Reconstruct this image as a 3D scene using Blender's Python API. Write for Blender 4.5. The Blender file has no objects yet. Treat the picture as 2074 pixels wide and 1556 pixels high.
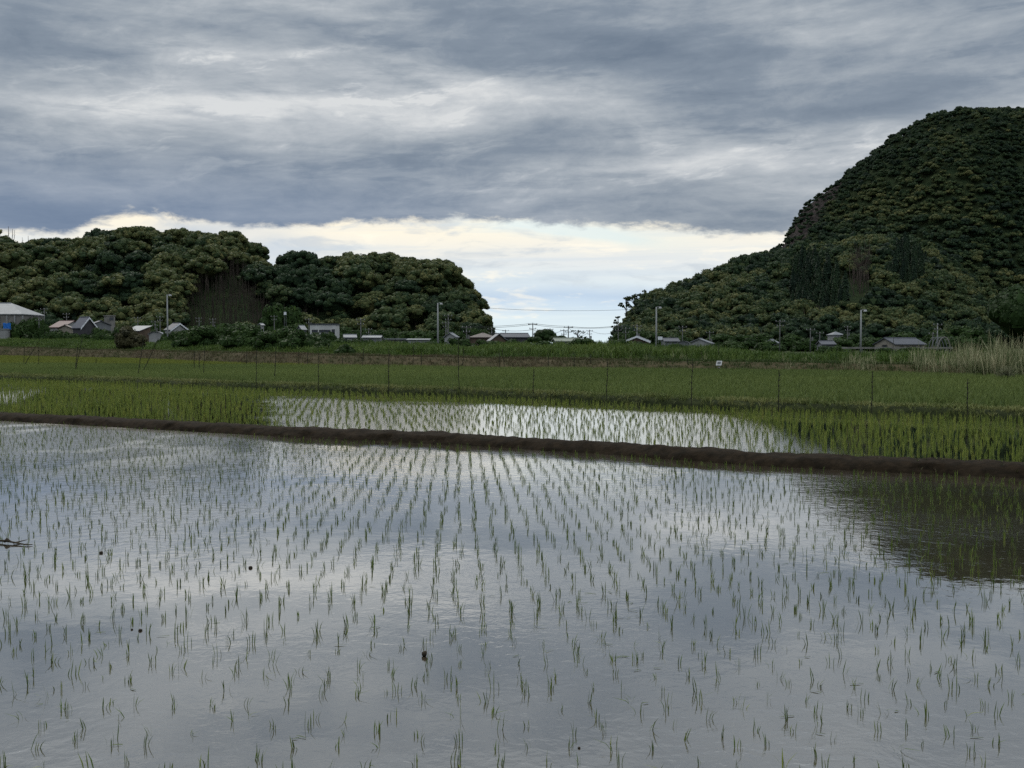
import bpy, math, random
import numpy as np
from mathutils import Vector, Matrix, noise as mnoise

random.seed(7)
rng = np.random.default_rng(11)
scene = bpy.context.scene
col = scene.collection
R = math.radians

# ------------------------------------------------------------------ camera
F, CX, CY, HZ, H = 2097.0, 1037.0, 778.0, 700.0, 1.83   # focal length and centre in photo pixels, horizon row, eye height (m)
PITCH = math.atan((CY - HZ) / F)
cam_d = bpy.data.cameras.new('camera')
cam = bpy.data.objects.new('camera', cam_d)
col.objects.link(cam)
cam.location = (0, 0, H)
cam.rotation_euler = (R(90) - PITCH, 0, 0)
cam_d.sensor_width = 36.0
cam_d.lens = F / 2074.0 * 36.0
cam_d.clip_start = 0.1
cam_d.clip_end = 9000
scene.camera = cam
scene.render.resolution_x, scene.render.resolution_y = 1024, 768

# ------------------------------------------------------------------ world: Nishita sky under a procedural cloud deck
SUN_EL, SUN_AZ = R(42), R(-25)        # azimuth measured from +Y (straight ahead) towards +X
world = bpy.data.worlds.new('World')
scene.world = world
world.use_nodes = True
wn, wl = world.node_tree.nodes, world.node_tree.links
wn.clear()


class NG:
    """small helper that writes shader math"""
    def __init__(s, nodes, links): s.n, s.l = nodes, links
    def new(s, t, **kw):
        n = s.n.new(t)
        for k, v in kw.items(): setattr(n, k, v)
        return n
    def put(s, sock, v):
        if isinstance(v, bpy.types.NodeSocket): s.l.new(v, sock)
        elif v is not None: sock.default_value = v
    def m(s, op, a, b=None, c=None, clamp=False):
        n = s.new('ShaderNodeMath', operation=op, use_clamp=clamp)
        s.put(n.inputs[0], a)
        if b is not None: s.put(n.inputs[1], b)
        if c is not None: s.put(n.inputs[2], c)
        return n.outputs[0]
    def vec(s, x, y, z=0.0):
        n = s.new('ShaderNodeCombineXYZ')
        s.put(n.inputs[0], x); s.put(n.inputs[1], y); s.put(n.inputs[2], z)
        return n.outputs[0]
    def noise(s, v, scale=1.0, detail=4.0, rough=0.55, dist=0.0):
        n = s.new('ShaderNodeTexNoise')
        s.put(n.inputs['Vector'], v); n.inputs['Scale'].default_value = scale
        n.inputs['Detail'].default_value = detail; n.inputs['Roughness'].default_value = rough
        n.inputs['Distortion'].default_value = dist
        return n.outputs[0]
    def ramp(s, f, stops, interp='LINEAR'):
        n = s.new('ShaderNodeValToRGB'); cr = n.color_ramp; cr.interpolation = interp
        while len(cr.elements) < len(stops): cr.elements.new(0.5)
        for e, (p, c) in zip(cr.elements, stops): e.position = p; e.color = (*c, 1)
        s.put(n.inputs[0], f)
        return n.outputs[0]
    def mix(s, f, a, b, mode='MIX'):
        n = s.new('ShaderNodeMix', data_type='RGBA', blend_type=mode)
        s.put(n.inputs[0], f)
        s.put(n.inputs[6], a if isinstance(a, bpy.types.NodeSocket) else (*a, 1))
        s.put(n.inputs[7], b if isinstance(b, bpy.types.NodeSocket) else (*b, 1))
        return n.outputs[2]
    def smooth(s, x, a, b):
        n = s.new('ShaderNodeMapRange', interpolation_type='SMOOTHSTEP')
        s.put(n.inputs[0], x); s.put(n.inputs[1], a); s.put(n.inputs[2], b)
        n.inputs[3].default_value = 0; n.inputs[4].default_value = 1
        return n.outputs[0]


g = NG(wn, wl)
sky = g.new('ShaderNodeTexSky', sky_type='NISHITA', sun_disc=False)
sky.sun_elevation = SUN_EL
sky.sun_rotation = SUN_AZ
sky.dust_density = 2.0
tc = g.new('ShaderNodeTexCoord')
sep = g.new('ShaderNodeSeparateXYZ'); wl.new(tc.outputs['Generated'], sep.inputs[0])
DX, DY, DZ = sep.outputs
# azimuth and elevation, 1 unit = 1 photo pixel near the horizon ahead (1/2097 rad)
U = g.m('MULTIPLY', g.m('ARCTAN2', DX, DY), F)
V = g.m('MULTIPLY', g.m('ARCSINE', DZ), F)
def AU(x): return math.atan((x - CX) / F) * F
def AV(y, x=CX): return math.atan((HZ - y) / F * math.cos(math.atan((x - CX) / F))) * F
# domain warp so that no patch keeps a clean outline
w1 = g.m('SUBTRACT', g.noise(g.vec(g.m('MULTIPLY', U, 1/420), g.m('MULTIPLY', V, 1/170), 3.1), 1, 4, .55), .5)
w2 = g.m('SUBTRACT', g.noise(g.vec(g.m('MULTIPLY', U, 1/420), g.m('MULTIPLY', V, 1/170), 9.7), 1, 4, .55), .5)
Uw = g.m('MULTIPLY_ADD', w2, 340.0, U)
Vw = g.m('MULTIPLY_ADD', w1, 110.0, V)
def blob(x, y, sx, sy, amp, rot=0.0):
    u0, v0 = AU(x), AV(y, x)
    du = g.m('SUBTRACT', Uw, u0); dv = g.m('SUBTRACT', Vw, v0)
    c, s_ = math.cos(R(rot)), math.sin(R(rot))
    a = g.m('MULTIPLY_ADD', du, c / sx, g.m('MULTIPLY', dv, s_ / sx))
    b = g.m('MULTIPLY_ADD', du, -s_ / sy, g.m('MULTIPLY', dv, c / sy))
    e = g.m('POWER', 2.718, g.m('MULTIPLY', g.m('MULTIPLY_ADD', a, a, g.m('MULTIPLY', b, b)), -1.0))
    return g.m('MULTIPLY', e, amp)
Vt = g.m('MULTIPLY_ADD', U, -0.015, V)
str1 = g.noise(g.vec(g.m('MULTIPLY', U, 1/430), g.m('MULTIPLY', Vt, 1/72), 1.3), 1, 8, .60, .2)
str2 = g.noise(g.vec(g.m('MULTIPLY', U, 1/210), g.m('MULTIPLY', g.m('MULTIPLY_ADD', U, -0.14, V), 1/58), 5.3), 1, 8, .66, .5)
b = g.m('MULTIPLY_ADD', g.m('SUBTRACT', str1, .5), 0.98, 0.445)
b = g.m('MULTIPLY_ADD', g.m('SUBTRACT', str2, .5), 0.42, b)
puff = g.noise(g.vec(g.m('MULTIPLY', Uw, 1/120), g.m('MULTIPLY', Vw, 1/52), 8.3), 1, 9, .66, .1)
b = g.m('MULTIPLY_ADD', g.m('SUBTRACT', puff, .5), 0.58, b)
for args in [(640, 205, 430, 85, .34, 3), (330, 225, 380, 34, .18, 0), (900, 155, 150, 26, .26, -12), (880, 240, 300, 60, .20, 8),
             (1190, 225, 170, 40, .20, -4), (1700, 290, 420, 45, .34, 4), (1350, 340, 300, 34, .22, 2), (1780, 120, 220, 40, .12, 0),
             (200, 372, 260, 26, .18, -2), (620, 15, 300, 40, .20, 0), (100, 205, 200, 22, .10, 0), (560, 120, 160, 22, .14, 6),
             (1320, 120, 460, 80, -.27, -6), (300, 75, 420, 42, -.16, 2), (950, 50, 300, 45, -.12, 0), (250, 440, 360, 44, -.14, 0),
             (1500, 440, 380, 26, -.12, -3), (1850, 190, 320, 28, -.14, 3), (600, 330, 500, 28, -.14, 0), (1000, 410, 400, 22, -.10, 0),
             (1100, 300, 400, 22, -.08, 0)]:
    b = g.m('ADD', b, blob(*args))
wn_ = g.noise(g.vec(g.m('MULTIPLY', U, 1/190), g.m('MULTIPLY', g.m('MULTIPLY_ADD', U, -0.16, Vw), 1/50), 12.9), 1, 10, .64, .25)
wisp = g.smooth(wn_, .53, .70)
area = g.m('ADD', g.m('ADD', blob(720, 190, 520, 110, .34, 4), blob(1650, 300, 560, 70, .26, 3)), g.m('ADD', blob(200, 120, 300, 60, .14, 0), blob(700, 360, 900, 60, .16, 0)))
b = g.m('MULTIPLY_ADD', wisp, area, b)
dk = g.smooth(g.noise(g.vec(g.m('MULTIPLY', U, 1/300), g.m('MULTIPLY', Vt, 1/44), 22.5), 1, 9, .62, .2), .54, .68)
b = g.m('MULTIPLY_ADD', dk, -.15, b)
b = g.m('MULTIPLY_ADD', g.m('SUBTRACT', 1.0, g.smooth(V, 240.0, 330.0)), .08, b)
# unseen deck well above and behind the frame is brightened to light the land
up = g.smooth(V, 640.0, 1600.0)
b = g.m('MULTIPLY_ADD', up, 0.30, b)
deck = g.ramp(b, [(0.0, (.165, .212, .278)), (.30, (.235, .285, .350)), (.55, (.360, .405, .455)), (.80, (.520, .555, .590)), (1.0, (.70, .72, .73))])
# the deck's underside low on the left is bluer
blue = g.m('MULTIPLY', g.m('SUBTRACT', 1.0, g.smooth(V, 230.0, 420.0)), g.m('SUBTRACT', 1.0, g.smooth(U, -700.0, 500.0)))
deck = g.mix(g.m('MULTIPLY', blue, .5), deck, (.165, .240, .385))
back = g.smooth(g.m('ABSOLUTE', U), 1500.0, 3600.0)
LIFT = g.m('ADD', 1.0, g.m('ADD', g.m('MULTIPLY', up, 1.35), g.m('MULTIPLY', back, .55)))
vm = g.new('ShaderNodeVectorMath', operation='SCALE'); wl.new(deck, vm.inputs[0]); wl.new(LIFT, vm.inputs['Scale'])
deck = vm.outputs[0]
# lower edge of the deck over the bright gap, by azimuth
fc = g.new('ShaderNodeFloatCurve')
edge = [(-400, 470), (0, 468), (110, 468), (215, 446), (300, 433), (400, 448), (520, 456), (700, 447), (870, 441), (1040, 443), (1160, 452), (1380, 463), (1560, 471), (2074, 470), (2500, 480)]
cv = fc.mapping.curves[0]
xs_ = [(AU(x) + 1400) / 2800 for x, y in edge]; ys_ = [AV(y, x) / 400 for x, y in edge]
while len(cv.points) < len(edge): cv.points.new(.5, .5)
for p, xx, yy in zip(cv.points, xs_, ys_): p.location = (xx, yy); p.handle_type = 'AUTO'
fc.mapping.update()
g.put(fc.inputs['Value'], g.m('MULTIPLY_ADD', U, 1/2800, .5))
E = g.m('MULTIPLY', fc.outputs[0], 400.0)
lump = g.noise(g.vec(g.m('MULTIPLY', U, 1/60), g.m('MULTIPLY', V, 1/26), 2.2), 1, 6, .62, .2)
E = g.m('MULTIPLY_ADD', g.m('SUBTRACT', lump, .5), 42.0, E)
E = g.m('MULTIPLY_ADD', back, -260.0, E)
below = g.m('SUBTRACT', E, V)                                   # > 0 in the gap
gapmask = g.smooth(g.m('MULTIPLY_ADD', g.m('SUBTRACT', puff, .5), 48.0, below), -7.0, 13.0)
gapw = g.m('MULTIPLY_ADD', w1, 45.0, V)
gap = g.ramp(g.m('MULTIPLY', gapw, 1/300), [(0.0, (.66, .78, .83)), (.19, (.69, .79, .83)), (.26, (.60, .72, .82)), (.33, (.50, .62, .76)), (.42, (.68, .76, .80)),
                                              (.56, (.74, .77, .77)), (.68, (.86, .83, .74)), (.84, (.98, .89, .70)), (1.0, (.97, .92, .80))])
cl = g.noise(g.vec(g.m('MULTIPLY', U, 1/150), g.m('MULTIPLY', Vt, 1/34), 7.7), 1, 7, .62, .5)
cl2 = g.noise(g.vec(g.m('MULTIPLY', U, 1/420), g.m('MULTIPLY', Vt, 1/16), 4.4), 1, 5, .55, .2)
greyc = g.m('MULTIPLY', g.smooth(cl, .50, .70), g.smooth(V, 40.0, 160.0))
gap = g.mix(g.m('MULTIPLY', greyc, .62), gap, (.50, .56, .62))
gap = g.mix(g.m('MULTIPLY', g.smooth(cl2, .46, .66), .30), gap, (.52, .63, .74))
gap = g.mix(g.m('MULTIPLY', g.m('SUBTRACT', 1.0, g.smooth(cl, .30, .46)), .55), gap, (1.0, .93, .78))
gap = g.mix(g.m('MULTIPLY', blob(560, 505, 60, 26, 1.0), .7), gap, (.52, .60, .69))
gap = g.mix(g.m('MULTIPLY', blob(410, 462, 120, 22, 1.0), .8), gap, (.46, .54, .64))
# an opening to the clear sky
hole = g.m('MINIMUM', g.m('ADD', blob(1150, 462, 170, 17, 1.2, -6), blob(1230, 478, 130, 12, .6, -8)), 1.0)
bgS = 0.10
skyc = g.new('ShaderNodeVectorMath', operation='SCALE'); wl.new(sky.outputs[0], skyc.inputs[0]); skyc.inputs['Scale'].default_value = bgS
skyp = g.mix(.55, skyc.outputs[0], (.66, .80, .82))
gap = g.mix(g.m('MULTIPLY', hole, .85), gap, skyp)
gv = g.new('ShaderNodeVectorMath', operation='SCALE'); wl.new(gap, gv.inputs[0]); gv.inputs['Scale'].default_value = 1.10
gap = gv.outputs[0]
allc = g.mix(gapmask, deck, gap)
sc_ = g.new('ShaderNodeVectorMath', operation='SCALE'); wl.new(allc, sc_.inputs[0]); sc_.inputs['Scale'].default_value = 1.0 / bgS
bg = g.new('ShaderNodeBackground'); bg.inputs['Strength'].default_value = bgS
wl.new(sc_.outputs[0], bg.inputs['Color'])
wo = g.new('ShaderNodeOutputWorld'); wl.new(bg.outputs[0], wo.inputs[0])

# ------------------------------------------------------------------ sun behind the clouds
sun_d = bpy.data.lights.new('sun', 'SUN')
sun_d.energy = 1.5; sun_d.angle = R(25); sun_d.color = (1.0, .95, .86)
sun = bpy.data.objects.new('sun', sun_d); col.objects.link(sun)
sdir = Vector((math.sin(SUN_AZ) * math.cos(SUN_EL), math.cos(SUN_AZ) * math.cos(SUN_EL), math.sin(SUN_EL)))
sun.rotation_euler = sdir.to_track_quat('Z', 'Y').to_euler()

scene.view_settings.view_transform = 'Standard'
scene.view_settings.look = 'None'
scene.view_settings.exposure = 0.0
scene.view_settings.gamma = 1.0
cy = scene.cycles
cy.max_bounces = 5; cy.diffuse_bounces = 2; cy.glossy_bounces = 3; cy.transmission_bounces = 2; cy.transparent_max_bounces = 4
cy.caustics_reflective = False; cy.caustics_refractive = False
cy.use_denoising = False

# ------------------------------------------------------------------ helpers: picture <-> place
def ray(x, y):
    """world direction through photo pixel, scaled so that its Y is 1"""
    cx, cz = (x - CX) / F, -(y - CY) / F
    c, s = math.cos(PITCH), math.sin(PITCH)
    dy, dz = c + s * cz, -s + c * cz
    return np.array([cx / dy, 1.0, dz / dy])
def P(x, y, d): return np.array([0, 0, H]) + ray(x, y) * d
def G(x, y, z=0.0):
    r = ray(x, y)
    return np.array([0, 0, H]) + r * ((z - H) / r[2])
def to_px(p):
    """world points (N,3) -> photo pixels (N,2)"""
    p = np.atleast_2d(p) - np.array([0, 0, H])
    c, s = math.cos(PITCH), math.sin(PITCH)
    depth = p[:, 1] * c - p[:, 2] * s
    upv = p[:, 1] * s + p[:, 2] * c
    depth = np.where(depth < .05, .05, depth)
    return np.stack([CX + F * p[:, 0] / depth, CY - F * upv / depth], 1)
def zat(y, d): return P(CX, y, d)[2]
def wpp(d): return d / F                    # metres per photo pixel at distance d

class Line:
    """a field edge as Y over X, from photo points on the level z"""
    def __init__(s, pts, z, ls=None, rs=None):
        w = np.array([G(x, y, z) for x, y in pts]); o = np.argsort(w[:, 0])
        s.x, s.y = w[o, 0], w[o, 1]
        s.ls = ls if ls is not None else (s.y[1] - s.y[0]) / (s.x[1] - s.x[0])
        s.rs = rs if rs is not None else (s.y[-1] - s.y[-2]) / (s.x[-1] - s.x[-2])
    def __call__(s, X):
        X = np.asarray(X, float)
        y = np.interp(X, s.x, s.y)
        y = np.where(X < s.x[0], s.y[0] + (X - s.x[0]) * s.ls, y)
        return np.where(X > s.x[-1], s.y[-1] + (X - s.x[-1]) * s.rs, y)
def hit(xpx, line, off=0.0):
    """distance at which the column xpx crosses the line moved back by off"""
    s = (xpx - CX) / F; d = 60.0
    for _ in range(80): d = .5 * d + .5 * (float(line(s * d)) + off)
    return d

# ------------------------------------------------------------------ helpers: meshes, materials, tags
def tag(o, label=None, cat=None, group=None, kind=None):
    if label: o['label'] = label
    if cat: o['category'] = cat
    if group: o['group'] = group
    if kind: o['kind'] = kind
    return o
def link(name, data, mats=(), parent=None):
    o = bpy.data.objects.new(name, data); col.objects.link(o)
    for m in mats: data.materials.append(m)
    if parent is not None: o.parent = parent
    return o
def empty(name, loc, rz=0.0):
    o = bpy.data.objects.new(name, None); col.objects.link(o)
    o.location = loc; o.rotation_euler = (0, 0, rz); o.empty_display_size = .2
    return o
def raw_mesh(name, v, faces, smooth=False, tint=None, mat_index=None):
    """v (N,3); faces: list of (M,k) index arrays; tint: one float per face"""
    me = bpy.data.meshes.new(name)
    v = np.asarray(v, np.float32)
    me.vertices.add(len(v)); me.vertices.foreach_set('co', v.ravel())
    faces = [np.asarray(f, np.int32) for f in faces if len(f)]
    nl = sum(f.size for f in faces); nf = sum(len(f) for f in faces)
    me.loops.add(nl); me.polygons.add(nf)
    me.loops.foreach_set('vertex_index', np.concatenate([f.ravel() for f in faces]))
    tot = np.concatenate([np.full(len(f), f.shape[1], np.int32) for f in faces])
    st = np.concatenate([[0], np.cumsum(tot)[:-1]]).astype(np.int32)
    me.polygons.foreach_set('loop_start', st)
    try: me.polygons.foreach_set('loop_total', tot)
    except Exception: pass
    me.polygons.foreach_set('use_smooth', np.full(nf, smooth))
    if mat_index is not None: me.polygons.foreach_set('material_index', np.asarray(mat_index, np.int32))
    me.update(calc_edges=True)
    if tint is not None:
        a = me.attributes.new('tint', 'FLOAT', 'FACE'); a.data.foreach_set('value', np.asarray(tint, np.float32))
    return me
class MB:
    """collects boxes, tubes and prisms into one mesh"""
    def __init__(s): s.v, s.f = [], []
    def add(s, vs, fs):
        o = len(s.v); s.v += [tuple(map(float, v)) for v in vs]; s.f += [tuple(i + o for i in f) for f in fs]
    def box(s, x0, x1, y0, y1, z0, z1):
        s.add([(x0, y0, z0), (x1, y0, z0), (x1, y1, z0), (x0, y1, z0), (x0, y0, z1), (x1, y0, z1), (x1, y1, z1), (x0, y1, z1)],
              [(3, 2, 1, 0), (4, 5, 6, 7), (0, 1, 5, 4), (1, 2, 6, 5), (2, 3, 7, 6), (3, 0, 4, 7)])
    def hull8(s, lo, hi):
        s.add(list(lo) + list(hi), [(3, 2, 1, 0), (4, 5, 6, 7), (0, 1, 5, 4), (1, 2, 6, 5), (2, 3, 7, 6), (3, 0, 4, 7)])
    def tube(s, pts, rad, n=8):
        pts = [Vector(p) for p in pts]
        if not hasattr(rad, '__len__'): rad = [rad] * len(pts)
        rings = []
        for i, p in enumerate(pts):
            t = (pts[min(i + 1, len(pts) - 1)] - pts[max(i - 1, 0)]).normalized()
            a = Vector((0, 0, 1)).cross(t)
            if a.length < .05: a = Vector((1, 0, 0))
            a.normalize(); c = t.cross(a).normalized()
            rings.append([p + (a * math.cos(k * 2 * math.pi / n) + c * math.sin(k * 2 * math.pi / n)) * rad[i] for k in range(n)])
        vs = [q for r in rings for q in r]
        fs = [(i * n + k, i * n + (k + 1) % n, (i + 1) * n + (k + 1) % n, (i + 1) * n + k) for i in range(len(pts) - 1) for k in range(n)]
        fs += [tuple(range(n - 1, -1, -1)), tuple(range((len(pts) - 1) * n, len(pts) * n))]
        s.add(vs, fs)
    def build(s, name, mat, parent=None, smooth=False):
        me = bpy.data.meshes.new(name); me.from_pydata(s.v, [], s.f); me.update()
        if smooth:
            for p in me.polygons: p.use_smooth = True
        return link(name, me, [mat], parent)

def material(name):
    m = bpy.data.materials.new(name); m.use_nodes = True
    nt = m.node_tree; nt.nodes.clear()
    gg = NG(nt.nodes, nt.links)
    bs = gg.new('ShaderNodeBsdfPrincipled'); out = gg.new('ShaderNodeOutputMaterial')
    nt.links.new(bs.outputs[0], out.inputs[0])
    return m, gg, bs
def obj_pos(gg): return gg.new('ShaderNodeTexCoord').outputs['Object']
def world_pos(gg): return gg.new('ShaderNodeNewGeometry').outputs['Position']
def simple(name, c1, c2=None, scale=3.0, rough=.75, detail=4, bump=0.0, spec=.04, metal=0.0):
    m, gg, bs = material(name)
    c2 = c2 or tuple(x * .7 for x in c1)
    n = gg.noise(obj_pos(gg), scale, detail, .6)
    gg.put(bs.inputs['Base Color'], gg.mix(gg.smooth(n, .3, .7), c1, c2))
    bs.inputs['Roughness'].default_value = rough; bs.inputs['Metallic'].default_value = metal
    bs.inputs['Specular IOR Level'].default_value = spec
    if bump:
        bp = gg.new('ShaderNodeBump'); bp.inputs['Strength'].default_value = 1; bp.inputs['Distance'].default_value = bump
        gg.put(bp.inputs['Height'], n); gg.put(bs.inputs['Normal'], bp.outputs[0])
    return m
def leafy(name, stops, big=0.0, bigscale=.05, trans=.25, rough=.6, bigcol=None):
    """leaf material: the tint stored on each face picks the colour; 'big' mixes in broad patches over the ground"""
    m, gg, bs = material(name)
    at = gg.new('ShaderNodeAttribute', attribute_name='tint')
    f = at.outputs['Fac']
    if big:
        n = gg.noise(world_pos(gg), bigscale, 4, .6)
        f = gg.m('MULTIPLY_ADD', gg.m('SUBTRACT', n, .5), big, f)
    c = gg.ramp(f, stops)
    gg.put(bs.inputs['Base Color'], c)
    bs.inputs['Roughness'].default_value = rough
    bs.inputs['Specular IOR Level'].default_value = .06
    if trans:
        tr = gg.new('ShaderNodeBsdfTranslucent'); gg.put(tr.inputs[0], c)
        mx = gg.new('ShaderNodeMixShader'); mx.inputs[0].default_value = trans
        nt = m.node_tree; out = [n for n in nt.nodes if n.type == 'OUTPUT_MATERIAL'][0]
        nt.links.new(bs.outputs[0], mx.inputs[1]); nt.links.new(tr.outputs[0], mx.inputs[2]); nt.links.new(mx.outputs[0], out.inputs[0])
    return m

def water_mat(name, mud, rough, amp, ior, seed, far=None, rough2=.0):
    m, gg, bs = material(name)
    p = world_pos(gg)
    patch = gg.smooth(gg.noise(gg.vec(*[gg.m('MULTIPLY', s_, k) for s_, k in zip(_sep(gg, p), (.30, .22, 0))], ), 1, 3, .55), .40, .62)
    if far == 'wind':
        sx, sy, _z = _sep(gg, p)
        lee = gg.m('ADD', gg.m('MULTIPLY_ADD', sy, .25, sx), gg.m('MULTIPLY', gg.noise(p, .35, 4, .6), 2.6))
        patch = gg.m('MULTIPLY', gg.smooth(lee, .9, 2.3), gg.m('MULTIPLY', gg.m('SUBTRACT', 1.0, gg.smooth(sx, 4.8, 6.2)), gg.m('SUBTRACT', 1.0, gg.smooth(gg.m('ADD', gg.m('MULTIPLY_ADD', sx, .73, sy), gg.m('MULTIPLY', gg.noise(p, .4, 4, .6), 5.0)), 30.5, 34.0))))
    elif far:
        yy = _sep(gg, p)[1]
        calm = gg.smooth(_sep(gg, p)[0], 1.6, 2.8)                     # the water in the lee of the mountain side stays smoother
        open_ = gg.m('MULTIPLY', gg.m('MULTIPLY', gg.smooth(yy, far[0], far[1]), gg.smooth(gg.noise(p, .16, 3, .5), .30, .52)), gg.m('SUBTRACT', .55, gg.m('MULTIPLY', calm, .5)))
        patch = gg.m('MAXIMUM', gg.m('MULTIPLY', patch, gg.m('SUBTRACT', 1.0, gg.m('MULTIPLY', gg.m('MULTIPLY', calm, gg.smooth(yy, 7.0, 10.0)), .45))), open_)
        west = gg.m('MULTIPLY', gg.smooth(yy, 14.0, 18.0), gg.m('SUBTRACT', 1.0, gg.smooth(_sep(gg, p)[0], -6.5, -3.5)))
        patch = gg.m('MULTIPLY_ADD', west, .55, patch)
    rip = gg.noise(p, 7.5, 3, .55, .4)
    fine = gg.noise(p, 21.0, 2, .5, .2)
    swell = gg.noise(p, 1.7, 2, .5)
    h = gg.m('MULTIPLY', gg.m('MULTIPLY_ADD', fine, .28, rip), gg.m('MULTIPLY_ADD', patch, 1.0, .14))
    h = gg.m('MULTIPLY_ADD', swell, .55, h)
    bp = gg.new('ShaderNodeBump'); bp.inputs['Strength'].default_value = 1; bp.inputs['Distance'].default_value = amp
    gg.put(bp.inputs['Height'], h)
    n1 = gg.noise(p, .8, 5, .6)
    mudc = gg.mix(gg.smooth(n1, .35, .7), mud, tuple(c * .72 for c in mud))
    # muddy body seen through the surface, and the mirror of the surface, which takes over towards grazing angles
    df = gg.new('ShaderNodeBsdfDiffuse'); gg.put(df.inputs['Color'], mudc)
    gl = gg.new('ShaderNodeBsdfGlossy'); gl.inputs['Color'].default_value = (1.0, .99, .965, 1)
    gg.put(gl.inputs['Roughness'], gg.m('MULTIPLY_ADD', patch, rough2, rough)); gg.put(gl.inputs['Normal'], bp.outputs[0])
    lw = gg.new('ShaderNodeLayerWeight'); lw.inputs['Blend'].default_value = .5
    fac = gg.m('MULTIPLY', gg.m('POWER', lw.outputs['Facing'], ior), 1.08, clamp=True)
    mx = gg.new('ShaderNodeMixShader'); gg.put(mx.inputs[0], fac)
    nt = m.node_tree; out = [n for n in nt.nodes if n.type == 'OUTPUT_MATERIAL'][0]
    nt.links.new(df.outputs[0], mx.inputs[1]); nt.links.new(gl.outputs[0], mx.inputs[2]); nt.links.new(mx.outputs[0], out.inputs[0])
    nt.nodes.remove(bs)
    return m
def _sep(gg, v):
    n = gg.new('ShaderNodeSeparateXYZ'); gg.put(n.inputs[0], v); return n.outputs

M = {}
M['ground'] = simple('ground_soil', (.035, .045, .018), (.022, .03, .012), .4, .95)
M['water_near'] = water_mat('paddy_water', (.058, .047, .031), .022, .0032, 1.75, 1, (9.0, 15.0), .11)
M['water_far'] = water_mat('paddy_water_far', (.034, .036, .022), .02, .0012, 1.3, 2, 'wind', .13)
M['mud'] = simple('wet_mud', (.021, .0145, .0085), (.008, .006, .0035), 6.0, .9, 8, .03, .05)
M['bank'] = simple('bank_soil', (.026, .032, .012), (.014, .018, .008), 3.0, .95, 6, .05)
M['field'] = simple('field_floor', (.028, .045, .013), (.018, .030, .009), 1.0, .95)
M['dry_slope'] = simple('dry_slope', (.060, .047, .026), (.036, .034, .016), .8, .95, 6)
M['levee_soil'] = simple('levee_soil', (.030, .045, .014), (.018, .028, .010), .5, .95)
M['blade_near'] = leafy('seedling_leaf', [(0, (0.047, 0.076, 0.020)), (.5, (0.089, 0.129, 0.026)), (1, (0.189, 0.213, 0.045))], 0, .1, .2, .5)
M['blade_second'] = leafy('young_rice_leaf', [(0, (0.078, 0.113, 0.028)), (.5, (0.140, 0.178, 0.037)), (1, (0.220, 0.236, 0.052))], .25, .3, .3, .55)
M['blade_field'] = leafy('field_leaf', [(0, (0.061, 0.086, 0.026)), (.5, (0.101, 0.132, 0.039)), (1, (0.145, 0.173, 0.051))], .5, .12, .3)
M['blade_light'] = leafy('pale_field_leaf', [(0, (0.088, 0.110, 0.020)), (1, (0.165, 0.178, 0.039))], .3, .1, .3)
M['grass_bank'] = leafy('bank_grass', [(0, (0.041, 0.064, 0.017)), (.5, (0.096, 0.119, 0.036)), (1, (0.180, 0.180, 0.068))], .4, .6, .25)
M['grass_dry'] = leafy('dry_grass', [(0, (.036, .056, .016)), (.45, (.062, .058, .026)), (.6, (.072, .055, .034)), (1, (.105, .080, .050))], .8, .09, .2)
M['grass_levee'] = leafy('levee_grass', [(0, (0.027, 0.051, 0.012)), (.5, (0.060, 0.097, 0.022)), (1, (0.110, 0.143, 0.037))], .8, .07, .25)
M['reed'] = leafy('reed_leaf', [(0, (0.051, 0.075, 0.027)), (.45, (0.133, 0.152, 0.071)), (1, (0.333, 0.304, 0.185))], .3, .5, .2)
M['shrub'] = leafy('shrub_leaf', [(0, (.012, .024, .008)), (.5, (.024, .046, .012)), (1, (.048, .078, .018))], .3, .3, .2)
M['shrub_brown'] = leafy('brown_shrub_leaf', [(0, (.020, .022, .012)), (1, (.065, .060, .028))], .3, .3, .2)
M['tree'] = leafy('tree_leaf', [(0, (.011, .021, .013)), (.28, (.023, .041, .018)), (.5, (.042, .060, .023)), (.75, (.078, .085, .031)), (1, (.160, .150, .058))], .10, .02, .15, .65)
M['bark'] = simple('bark', (.05, .042, .034), (.03, .025, .02), 2.0, .9)
M['twig'] = simple('dry_twig', (.085, .068, .055), (.05, .040, .034), 1.0, .9)
M['thicket'] = simple('dead_thicket', (.050, .042, .033), (.026, .022, .018), .3, .95)

# ------------------------------------------------------------------ field edges (photo points on their level)
ZW2, ZF = .08, .20
L1 = Line([(0, 853), (350, 872.5), (600, 887), (937, 902), (1300, 926), (1560, 946), (2074, 970)], 0.0, rs=-.56)
L2 = Line([(0, 768), (500, 787), (1010, 805), (1480, 828), (2074, 851)], ZW2, rs=-.72)
L3 = Line([(0, 739.5), (260, 741), (500, 742.5), (750, 745), (1010, 749), (1480, 752), (1740, 756), (2074, 768)], ZF, rs=-.6, ls=-.55)
L4 = Line([(0, 723), (260, 729), (520, 740.8), (750, 744.6), (1010, 748.8), (1480, 751.8), (1740, 755.8), (2074, 767.5)], ZF, rs=-.6, ls=-1.0)
SEC = 1.0 / math.cos(R(29))

def sheet(name, X, rows, mat, smooth=True):
    """rows: list of (Y array, z array or float) over the same X"""
    v = np.concatenate([np.stack([X, y, np.broadcast_to(z, X.shape)], 1) for y, z in rows])
    n = len(X); i = np.arange(n - 1)
    f = np.concatenate([np.stack([r * n + i, r * n + i + 1, (r + 1) * n + i + 1, (r + 1) * n + i], 1) for r in range(len(rows) - 1)])
    return link(name, raw_mesh(name, v, [f], smooth), [mat])
def nz(X, s, seed=0.0, o=3): return np.array([mnoise.fractal((float(x) * s, seed, seed * 1.7), 1.0, 2.0, o) for x in X])

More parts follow.
